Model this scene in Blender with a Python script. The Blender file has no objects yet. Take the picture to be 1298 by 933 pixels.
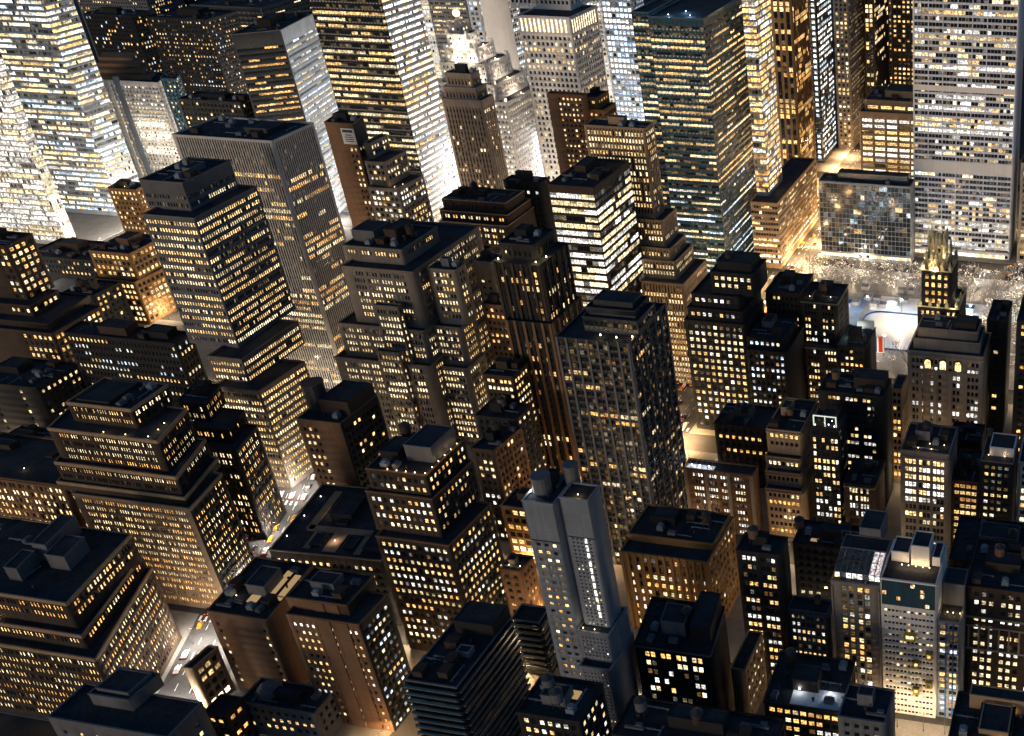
import bpy, math, random
import numpy as np
from mathutils import Matrix, Vector
random.seed(7); rng = np.random.default_rng(11)
scene = bpy.context.scene
COL = scene.collection
R = math.radians

# ------------------------------------------------------------------ camera, sky, sun, exposure
cam = bpy.data.cameras.new('camera'); camo = bpy.data.objects.new('camera', cam); COL.objects.link(camo)
camo.location = (0, 0, 320); camo.rotation_euler = (R(90 - 29.64), 0, R(11.0))
cam.sensor_fit = 'HORIZONTAL'; cam.sensor_width = 36; cam.lens = 36 * 1400 / 1298
cam.shift_x = -0.4029; cam.shift_y = 0.0035; cam.clip_start = 1; cam.clip_end = 20000
scene.camera = camo
SUN_EL, SUN_AZ = 6.0, 205.0          # last light low in the south-south-west
w = bpy.data.worlds.new('World'); scene.world = w; w.use_nodes = True
nt = w.node_tree; bg = nt.nodes['Background']; sky = nt.nodes.new('ShaderNodeTexSky'); sky.sky_type = 'NISHITA'
sky.sun_disc = False; sky.sun_elevation = R(SUN_EL); sky.sun_rotation = R(SUN_AZ); sky.ozone_density = 4.0
nt.links.new(sky.outputs[0], bg.inputs[0]); bg.inputs[1].default_value = 0.07
sl = bpy.data.lights.new('sun', 'SUN'); sl.energy = 0.5; sl.angle = R(12); sl.color = (1.0, 0.80, 0.62)
so = bpy.data.objects.new('sun', sl); COL.objects.link(so)
az, el = R(SUN_AZ), R(SUN_EL)
sd = Vector((math.sin(az) * math.cos(el), math.cos(az) * math.cos(el), math.sin(el)))
so.rotation_euler = sd.to_track_quat('Z', 'Y').to_euler(); so.location = (0, -200, 600)
vs = scene.view_settings; vs.view_transform = 'Standard'; vs.look = 'None'; vs.exposure = 0.45; vs.gamma = 1.0
scene.cycles.max_bounces = 5; scene.cycles.diffuse_bounces = 2; scene.cycles.glossy_bounces = 2
scene.cycles.sample_clamp_indirect = 2.0; scene.cycles.sample_clamp_direct = 0
scene.cycles.use_light_tree = True
STREET = 3.0                            # strength of the street lamps
# ------------------------------------------------------------------ materials
def nodes(m):
    m.use_nodes = True; n = m.node_tree.nodes; return n, m.node_tree.links, n['Principled BSDF']
MATS = {}
def wall_mat(name, col, rough=.85, brick=0.0, var=.35, metal=0.0, spec=.3):
    if name in MATS: return MATS[name]
    m = bpy.data.materials.new(name); n, l, b = nodes(m)
    tc = n.new('ShaderNodeTexCoord'); mp = n.new('ShaderNodeMapping'); l.new(tc.outputs['Object'], mp.inputs[0])
    big = n.new('ShaderNodeTexNoise'); big.inputs['Scale'].default_value = .12; big.inputs['Detail'].default_value = 6; l.new(mp.outputs[0], big.inputs[0])
    mp2 = n.new('ShaderNodeMapping'); mp2.inputs['Scale'].default_value = (1, 1, .06); l.new(tc.outputs['Object'], mp2.inputs[0])
    st = n.new('ShaderNodeTexNoise'); st.inputs['Scale'].default_value = .9; st.inputs['Detail'].default_value = 4; l.new(mp2.outputs[0], st.inputs[0])
    mp3 = n.new('ShaderNodeMapping'); mp3.inputs['Scale'].default_value = (.15, .15, 2.8); l.new(tc.outputs['Object'], mp3.inputs[0])
    gr = n.new('ShaderNodeTexNoise'); gr.inputs['Scale'].default_value = 1.6; gr.inputs['Detail'].default_value = 3; l.new(mp3.outputs[0], gr.inputs[0])
    a = n.new('ShaderNodeMath'); a.operation = 'ADD'; l.new(big.outputs[0], a.inputs[0]); l.new(st.outputs[0], a.inputs[1])
    a2 = n.new('ShaderNodeMath'); a2.operation = 'MULTIPLY_ADD'; l.new(gr.outputs[0], a2.inputs[0]); a2.inputs[1].default_value = .6 + brick; l.new(a.outputs[0], a2.inputs[2])
    mr = n.new('ShaderNodeMapRange'); mr.inputs[1].default_value = .75; mr.inputs[2].default_value = 1.8 + brick
    mr.inputs[3].default_value = 1 - var; mr.inputs[4].default_value = 1 + var; l.new(a2.outputs[0], mr.inputs[0])
    mx = n.new('ShaderNodeVectorMath'); mx.operation = 'SCALE'; mx.inputs[0].default_value = col; l.new(mr.outputs[0], mx.inputs['Scale'])
    l.new(mx.outputs[0], b.inputs['Base Color']); b.inputs['Roughness'].default_value = rough; b.inputs['Metallic'].default_value = metal
    b.inputs['Specular IOR Level'].default_value = spec
    MATS[name] = m; return m
def emit_mat(name, col, s, base=(.3, .3, .3)):
    if name in MATS: return MATS[name]
    m = bpy.data.materials.new(name); n, l, b = nodes(m)
    b.inputs['Base Color'].default_value = (*base, 1); b.inputs['Emission Color'].default_value = (*col, 1); b.inputs['Emission Strength'].default_value = s
    MATS[name] = m; return m
def pane_mat(name, single):
    m = bpy.data.materials.new(name); n, l, b = nodes(m)
    b.inputs['Base Color'].default_value = (.012, .017, .022, 1); b.inputs['Roughness'].default_value = .12
    if single:
        s = n.new('ShaderNodeObjectInfo'); out = s.outputs['Color']
    else:
        s = n.new('ShaderNodeAttribute'); s.attribute_name = 'glow'; out = s.outputs['Color']
    tc = n.new('ShaderNodeNewGeometry')
    no = n.new('ShaderNodeTexNoise'); no.inputs['Scale'].default_value = 1.15; no.inputs['Detail'].default_value = 3; l.new(tc.outputs['Position'], no.inputs[0])
    mr = n.new('ShaderNodeMapRange'); mr.inputs[1].default_value = .35; mr.inputs[2].default_value = .65; mr.inputs[3].default_value = .12; mr.inputs[4].default_value = 1.6
    l.new(no.outputs[0], mr.inputs[0])
    sc = n.new('ShaderNodeVectorMath'); sc.operation = 'SCALE'; l.new(out, sc.inputs[0]); l.new(mr.outputs[0], sc.inputs['Scale'])
    l.new(sc.outputs[0], b.inputs['Emission Color']); b.inputs['Emission Strength'].default_value = 1.6
    m.cycles.emission_sampling = EMIT_SAMPLING
    MATS[name] = m; return m
EMIT_SAMPLING = 'FRONT'
PANE = pane_mat('lit_glass', False); PANE1 = pane_mat('window_glass', True)
W = {}
for nm, c, kw in [
    ('brown', (.19, .105, .058), dict(brick=.6, var=.5)), ('darkbrown', (.062, .043, .032), dict(brick=.6, var=.5)), ('blackbrick', (.022, .022, .024), dict(brick=.5)),
    ('amberbrick', (.28, .155, .062), dict(brick=.5)), ('tan', (.36, .25, .155), dict(brick=.3)), ('limestone', (.21, .18, .155), dict(var=.3)),
    ('stone', (.31, .255, .20), dict(var=.3)), ('white', (.74, .70, .66), dict(var=.12)), ('pale', (.60, .57, .54), dict(var=.18)), ('coolwhite', (.66, .68, .76), dict(var=.12)),
    ('slate', (.20, .225, .265), dict(rough=.55, var=.38, spec=.5)), ('concrete', (.15, .15, .16), dict(var=.3)), ('darkmetal', (.03, .034, .04), dict(rough=.45, var=.2, spec=.5)),
    ('blueglass', (.022, .075, .11), dict(rough=.25, var=.3, spec=.8)), ('blackglass', (.012, .014, .017), dict(rough=.2, var=.3, spec=.7)), ('steel', (.22, .25, .29), dict(rough=.4, var=.2, spec=.5)),
    ('roof', (.034, .038, .045), dict(var=.85, rough=.9)), ('roofgrey', (.10, .105, .11), dict(var=.45, rough=.95)), ('deck', (.24, .15, .08), dict(var=.35)),
    ('wood', (.20, .12, .065), dict(var=.4)), ('gold', (.62, .52, .30), dict(var=.25, rough=.5)), ('copper', (.10, .17, .15), dict(var=.3)),
    ('yellow', (.42, .31, .04), dict(var=.2)), ('asphalt', (.05, .05, .052), dict(var=.4)), ('pavement', (.22, .21, .20), dict(var=.3)), ('gravel', (.30, .285, .27), dict(var=.35)), ('deckbluelit', (.22, .32, .48), dict(var=.4)),
    ('paint', (.8, .8, .78), dict(var=.2)), ('bark', (.30, .26, .23), dict(var=.3)), ('ice', (.85, .88, .92), dict(var=.05, rough=.3)), ('paleglass', (.45, .5, .56), dict(rough=.25, var=.35, spec=.6)),
    ('bluepaint', (.04, .12, .30), dict(var=.3)), ('redpaint', (.55, .06, .03), dict(var=.2)), ('lawn', (.10, .10, .07), dict(var=.4)), ('carblack', (.015, .015, .018), dict(rough=.3, spec=.6)),
    ('caryellow', (.42, .22, .02), dict(rough=.35, var=.05)), ('carwhite', (.75, .75, .75), dict(rough=.35, var=.05)), ('rubber', (.01, .01, .01), dict())]:
    W[nm] = wall_mat('wall_' + nm if nm not in ('roof', 'asphalt', 'pavement', 'ice', 'gold', 'wood', 'bark') else nm, c, **kw)
PAL = {'amber': (1.0, .50, .14), 'warm': (1.0, .62, .24), 'pale': (1.0, .78, .44), 'white': (1.0, .95, .86), 'cool': (.72, .86, 1.0), 'blue': (.45, .65, 1.0)}

# ------------------------------------------------------------------ mesh helpers
def mesh_np(name, V, F, mats, mi=None, glow=None):
    """V (n,3), F (m,4) quads -> mesh, fast"""
    V = np.asarray(V, np.float32); F = np.asarray(F, np.int32)
    me = bpy.data.meshes.new(name)
    me.vertices.add(len(V)); me.vertices.foreach_set('co', V.ravel())
    k = F.shape[1]
    me.loops.add(F.size); me.loops.foreach_set('vertex_index', F.ravel())
    me.polygons.add(len(F)); me.polygons.foreach_set('loop_start', np.arange(0, F.size, k, dtype=np.int32))
    for m in (mats if isinstance(mats, (list, tuple)) else [mats]): me.materials.append(m)
    if mi is not None: me.polygons.foreach_set('material_index', np.asarray(mi, np.int32))
    if glow is not None:
        a = me.attributes.new('glow', 'FLOAT_COLOR', 'FACE'); g = np.ones((len(F), 4), np.float32); g[:, :3] = glow
        a.data.foreach_set('color', g.ravel())
    me.update(calc_edges=True)
    return me
def link(name, me, parent=None, kind=None, local=False):
    o = bpy.data.objects.new(name, me); COL.objects.link(o)
    if parent is not None:
        o.parent = parent                      # parts of buildings are modelled in world coordinates
        if parent.type == 'EMPTY' and not local: o.matrix_parent_inverse = Matrix.Translation(-parent.location)
    if kind: o['kind'] = kind
    return o
class MB:
    """collects boxes, prisms and cylinders into one mesh"""
    def __init__(s): s.v = []; s.f = []; s.m = []
    def add(s, v, f, m=0):
        k = len(s.v); s.v += [tuple(p) for p in v]; s.f += [tuple(i + k for i in q) for q in f]; s.m += [m] * len(f); return s
    def prism(s, poly, z0, z1, m=0, top=None):
        n = len(poly); t = top or poly
        v = [(p[0], p[1], z0) for p in poly] + [(p[0], p[1], z1) for p in t]
        f = [(i, (i + 1) % n, n + (i + 1) % n, n + i) for i in range(n)] + [tuple(range(n, 2 * n)), tuple(reversed(range(n)))]
        return s.add(v, f, m)
    def box(s, c, u, a, b, z0, z1, m=0):
        """c centre, u unit dir, a half along u, b half across"""
        x, y = u; q = [(-a, -b), (a, -b), (a, b), (-a, b)]
        return s.prism([(c[0] + p * x - r * y, c[1] + p * y + r * x) for p, r in q], z0, z1, m)
    def cyl(s, c, r, z0, z1, n=12, m=0, r2=None):
        ring = lambda q: [(c[0] + q * math.cos(2 * math.pi * i / n), c[1] + q * math.sin(2 * math.pi * i / n)) for i in range(n)]
        return s.prism(ring(r), z0, z1, m, ring(r if r2 is None else r2))
    def tube(s, a, b, r, r2=None, n=3, m=0):
        a, b = Vector(a), Vector(b); d = (b - a).normalized(); x = d.orthogonal().normalized(); y = d.cross(x); r2 = r if r2 is None else r2
        v = [a + (x * math.cos(t) + y * math.sin(t)) * r for t in [2 * math.pi * i / n for i in range(n)]] + [b + (x * math.cos(t) + y * math.sin(t)) * r2 for t in [2 * math.pi * i / n for i in range(n)]]
        return s.add(v, [(i, (i + 1) % n, n + (i + 1) % n, n + i) for i in range(n)] + [tuple(range(n, 2 * n)), tuple(reversed(range(n)))], m)
    def build(s, name, mats, parent=None, kind=None, origin=None, local=False):
        me = bpy.data.meshes.new(name); o0 = origin or (0, 0, 0)
        me.from_pydata([(p[0] - o0[0], p[1] - o0[1], p[2] - o0[2]) for p in s.v], [], s.f)
        for m in (mats if isinstance(mats, (list, tuple)) else [mats]): me.materials.append(m)
        if any(s.m): me.polygons.foreach_set('material_index', s.m)
        me.update()
        o = link(name, me, parent, kind, local)
        if origin: o.location = origin
        return o
def empty(name, loc, label, cat, group=None):
    o = bpy.data.objects.new(name, None); COL.objects.link(o); o.location = loc; o.empty_display_size = 1
    o['label'] = label; o['category'] = cat
    if group: o['group'] = group
    return o
def tag(o, label, cat, group=None):
    o['label'] = label; o['category'] = cat
    if group: o['group'] = group
    return o

# ------------------------------------------------------------------ facades
def st(wall, fh=3.7, bw=3.0, ww=1.5, wh=1.9, p=.35, pal='warm pale', br=1.0, rec=.35, row=.25, off=.2, run=3, tp=1.2, grp=0, gap=1.4,
       front=True, right=True, rp=None, vert=False, coping=None, bot=0.0, roof='roof', sh=.45, shop=0, dim=.0, fb=None, span=None, only=None, edge=1.2, darktop=0, low=None, t=None):
    return dict(locals())
def cols_for(L, s):
    """window openings along a wall of length L"""
    e = s['edge']; n = int((L - 2 * e) / s['bw'])
    if s['grp']:
        k = s['grp']; pitch = k * s['bw'] + s['gap']; g = max(1, int((L - 2 * e + s['gap']) / pitch)); out = []
        tot = g * pitch - s['gap']; x0 = (L - tot) / 2
        for i in range(g):
            for j in range(k):
                c = x0 + i * pitch + (j + .5) * s['bw']; out.append((c - s['ww'] / 2, c + s['ww'] / 2))
        return [o for o in out if o[0] > .3 and o[1] < L - .3]
    if n < 1: return []
    bw = (L - 2 * e) / n; ww = s['ww'] * bw / s['bw']
    return [(e + (i + .5) * bw - ww / 2, e + (i + .5) * bw + ww / 2) for i in range(n)]
def lit_grid(nr, nc, s, p):
    g = np.zeros((nr, nc, 3), np.float32); pal = [PAL[x] for x in s['pal'].split()]
    for r in range(nr):
        t = random.random(); pp = p
        if r >= nr - s['darktop']: pp = .04; t = 1
        if s['low'] and r < nr * .38: pal = [PAL[x] for x in s['low'].split()]
        else: pal = [PAL[x] for x in s['pal'].split()]
        if t < s['row']: pp = min(.97, p + .55)
        elif t < s['row'] + s['off']: pp = p * .2
        rowc = random.choice(pal); rowb = s['br'] * random.uniform(.6, 1.15)
        c = 0
        while c < nc:
            ln = random.randint(1, s['run']); on = random.random() < pp
            col = rowc if random.random() < .6 else random.choice(pal); b = rowb * random.uniform(.55, 1.25)
            for k in range(c, min(nc, c + ln)):
                if on and random.random() > .08: g[r, k] = np.array(col) * (b * random.uniform(.6, 1.2))
                elif s['dim'] and random.random() < s['dim']: g[r, k] = np.array(random.choice(pal)) * random.uniform(.015, .12)
            c += ln
    if s['shop']:
        for r in range(min(s['shop'], nr)):
            for c in range(nc):
                if random.random() < .85: g[r, c] = np.array(PAL[random.choice(['pale', 'warm', 'white'])]) * random.uniform(1.0, 2.4)
    return g
NSINGLE = 0
def unit_window():
    m = MB(); fr = .06
    for (x0, x1, z0, z1) in ((-.5, -.5 + fr, -.5, .5), (.5 - fr, .5, -.5, .5), (-.5 + fr, .5 - fr, -.5, -.5 + fr), (-.5 + fr, .5 - fr, .5 - fr, .5), (-.5 + fr, .5 - fr, -.03, .03)):
        m.add([(x0, -.06, z0), (x1, -.06, z0), (x1, -.06, z1), (x0, -.06, z1)], [(0, 1, 2, 3)], 0)
    m.add([(-.5, 0, -.5), (.5, 0, -.5), (.5, 0, .5), (-.5, 0, .5)], [(0, 1, 2, 3)], 1)
    me = bpy.data.meshes.new('window'); me.from_pydata(m.v, [], m.f); me.materials.append(W['darkmetal']); me.materials.append(PANE1); me.polygons.foreach_set('material_index', m.m); me.update(); return me
WIN = unit_window()
def tier(root, poly, z0, z1, s, singles=0, is_base=False):
    """one storey block: a closed wall with recessed openings, its windows, roof and coping"""
    global NSINGLE
    P = [np.array(q) for q in poly]; n4 = len(P)
    H = z1 - z0; tp = min(s['tp'], H * .4); fh = s['fh']; nr = int((H - tp - s['bot']) / fh)
    zb = z1 - tp - nr * fh
    if s['vert']: rows = [(zb + r * fh, zb + (r + 1) * fh) for r in range(nr)]
    else:
        a = (fh - s['wh']) * s['sh']; rows = [(zb + r * fh + a, zb + r * fh + a + s['wh']) for r in range(nr)]
    zl = [z0]
    if s['vert']:
        if nr: zl += [zb + r * fh for r in range(nr + 1)]
    else:
        for a, b in rows: zl += [a, b]
    zl.append(z1); zl = np.array(zl); nz = len(zl)
    if zl[1] - zl[0] < .01: zl[0] -= .05
    colx = []; colopen = []; coledge = []; ed = []; glows = []
    for i in range(n4):
        A, B = P[i], P[(i + 1) % n4]; L = float(np.linalg.norm(B - A))
        on = (i == 0 and s['front']) or (i == 1 and s['right'])
        ss = s if i == 0 or s['rp'] is None else {**s, **s['rp']}
        cs = cols_for(L, ss) if on and nr else []
        if i == 0 and s['only']: cs = [c for c in cs if any(a <= (c[0] + c[1]) / 2 / L <= e for a, e in s['only'])]
        us = [0.0]; op = []
        for c in cs:
            op.append(None); us.append(c[0]); op.append(1); us.append(c[1])
        op.append(None)
        for u in us: colx.append(A + (B - A) * (u / L))
        g = lit_grid(nr, len(cs), ss, ss['p']) if cs else None
        k = 0
        coledge += [i] * len(op)
        for o in op:
            if o: colopen.append((i, k)); k += 1
            else: colopen.append(None)
        ed.append(((B - A) / L, g)); glows.append(g)
    nc = len(colx); CX = np.array(colx)
    V = np.zeros((nc, nz, 3), np.float32); V[:, :, :2] = CX[:, None, :]; V[:, :, 2] = zl[None, :]
    V = V.reshape(-1, 3); idx = lambda c, r: (c % nc) * nz + r
    F = []; xv = []; xn = len(V); PV = []; PG = []; SPv = []
    sing = []
    rec = s['rec']
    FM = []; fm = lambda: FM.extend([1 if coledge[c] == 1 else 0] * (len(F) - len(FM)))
    for c in range(nc):
        if c: c -= 1; fm(); c += 1
        o = colopen[c]
        if o is None:
            F += [(idx(c, r), idx(c + 1, r), idx(c + 1, r + 1), idx(c, r + 1)) for r in range(nz - 1)]; continue
        i, k = o; d, g = ed[i]; nrm = np.array((d[1], -d[0])); back = -nrm * rec
        a2 = CX[c]; b2 = CX[(c + 1) % nc]; ab, bb = a2 + back, b2 + back
        if s['vert']:
            F.append((idx(c, 0), idx(c + 1, 0), idx(c + 1, 1), idx(c, 1))); F.append((idx(c, nz - 2), idx(c + 1, nz - 2), idx(c + 1, nz - 1), idx(c, nz - 1)))
            q = len(V) + len(xv); xv += [(ab[0], ab[1], zl[1]), (bb[0], bb[1], zl[1]), (bb[0], bb[1], zl[-2]), (ab[0], ab[1], zl[-2])]
            lo_a, lo_b, hi_b, hi_a = idx(c, 1), idx(c + 1, 1), idx(c + 1, nz - 2), idx(c, nz - 2)
            F += [(lo_a, q, q + 3, hi_a), (lo_b, hi_b, q + 2, q + 1), (lo_a, lo_b, q + 1, q), (hi_a, q + 3, q + 2, hi_b)]
            sh = fh * .1
            for r in range(nr):
                zz0, zz1 = rows[r]; zm = zz0 + s['wh']
                PV.append([(ab[0], ab[1], zz0), (bb[0], bb[1], zz0), (bb[0], bb[1], zm), (ab[0], ab[1], zm)]); PG.append(g[r, k])
                SPv.append([(ab[0], ab[1], zm), (bb[0], bb[1], zm), (bb[0], bb[1], zz1), (ab[0], ab[1], zz1)])
            continue
        for r in range(nz - 1):
            if r % 2 == 0:
                F.append((idx(c, r), idx(c + 1, r), idx(c + 1, r + 1), idx(c, r + 1)))
            else:
                rr = r // 2; A0, B0, B1, A1 = idx(c, r), idx(c + 1, r), idx(c + 1, r + 1), idx(c, r + 1)
                q = len(V) + len(xv); za, zc = float(zl[r]), float(zl[r + 1])
                quad = [(ab[0], ab[1], za), (bb[0], bb[1], za), (bb[0], bb[1], zc), (ab[0], ab[1], zc)]
                xv += quad
                F += [(A0, B0, q + 1, q), (B0, B1, q + 2, q + 1), (B1, A1, q + 3, q + 2), (A1, A0, q, q + 3)]
                gl = g[rr, k]
                if len(sing) < singles:
                    mid = (ab + bb) / 2; sing.append((mid, (za + zc) / 2, d, float(np.linalg.norm(b2 - a2)), zc - za, gl)); continue
                if random.random() < .3 and gl.sum() > 0:       # blind half drawn
                    zm = za + (zc - za) * random.uniform(.35, .65)
                    PV.append([quad[0], quad[1], (bb[0], bb[1], zm), (ab[0], ab[1], zm)]); PG.append(gl)
                    PV.append([(ab[0], ab[1], zm), (bb[0], bb[1], zm), quad[2], quad[3]]); PG.append(gl * random.uniform(.15, .6))
                else: PV.append(quad); PG.append(gl)
    c = nc - 1; fm()
    V = np.vstack([V, np.array(xv, np.float32).reshape(-1, 3)]) if xv else V
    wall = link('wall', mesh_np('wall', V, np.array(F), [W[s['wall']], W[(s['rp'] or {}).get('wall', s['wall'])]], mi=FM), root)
    if PV:
        pv = np.array(PV, np.float32).reshape(-1, 3)
        link('window', mesh_np('window', pv, np.arange(len(pv)).reshape(-1, 4), PANE, glow=np.array(PG)), wall, 'stuff')
    if SPv:
        pv = np.array(SPv, np.float32).reshape(-1, 3)
        link('spandrel', mesh_np('spandrel', pv, np.arange(len(pv)).reshape(-1, 4), W[s['span'] or 'blackglass']), wall, 'stuff')
    for (mid, zc, d, ww, hh, gl) in sing:
        o = bpy.data.objects.new('window', WIN); COL.objects.link(o); o.parent = wall
        o.matrix_basis = Matrix(((d[0] * ww, -d[1], 0, mid[0]), (d[1] * ww, d[0], 0, mid[1]), (0, 0, hh, zc), (0, 0, 0, 1)))
        o.color = (float(gl[0]), float(gl[1]), float(gl[2]), 1.0); NSINGLE += 1
    # roof sheet below the parapet, coping round the top
    ins = inset(poly, .15)
    MB().add([(p[0], p[1], z1 - .7) for p in ins], [tuple(range(n4))]).build('roof', W[s['roof']], root)
    ring(poly, -.18, .45, z1 - .25, z1 + .22).build('coping', W[s['coping'] or s['wall']], root)
    return wall
def inset(poly, d):
    P = [Vector(p) for p in poly]; n = len(P); out = []
    for i in range(n):
        e0 = (P[i] - P[i - 1]).normalized(); e1 = (P[(i + 1) % n] - P[i]).normalized()
        n0 = Vector((-e0.y, e0.x)); n1 = Vector((-e1.y, e1.x)); b = (n0 + n1); b = b / max(.2, b.dot(n0)) if b.length > 1e-6 else n0
        out.append(tuple(P[i] + b * d))
    return out
def ring(poly, d0, d1, z0, z1, m=None):
    m = m or MB(); a = inset(poly, d0); b = inset(poly, d1); n = len(poly)
    v = [(p[0], p[1], z0) for p in a] + [(p[0], p[1], z1) for p in a] + [(p[0], p[1], z1) for p in b] + [(p[0], p[1], z0) for p in b]; f = []
    for i in range(n):
        j = (i + 1) % n
        f += [(i, j, n + j, n + i), (n + i, n + j, 2 * n + j, 2 * n + i), (2 * n + i, 2 * n + j, 3 * n + j, 3 * n + i), (3 * n + i, 3 * n + j, j, i)]
    return m.add(v, f)
def at(poly, u, v):
    a, b, c, d = [Vector(p) for p in poly]
    return (a * (1 - u) + b * u) * (1 - v) + (d * (1 - u) + c * u) * v
def udir(poly):
    d = (Vector(poly[1]) - Vector(poly[0])).normalized(); return (d.x, d.y)
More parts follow.
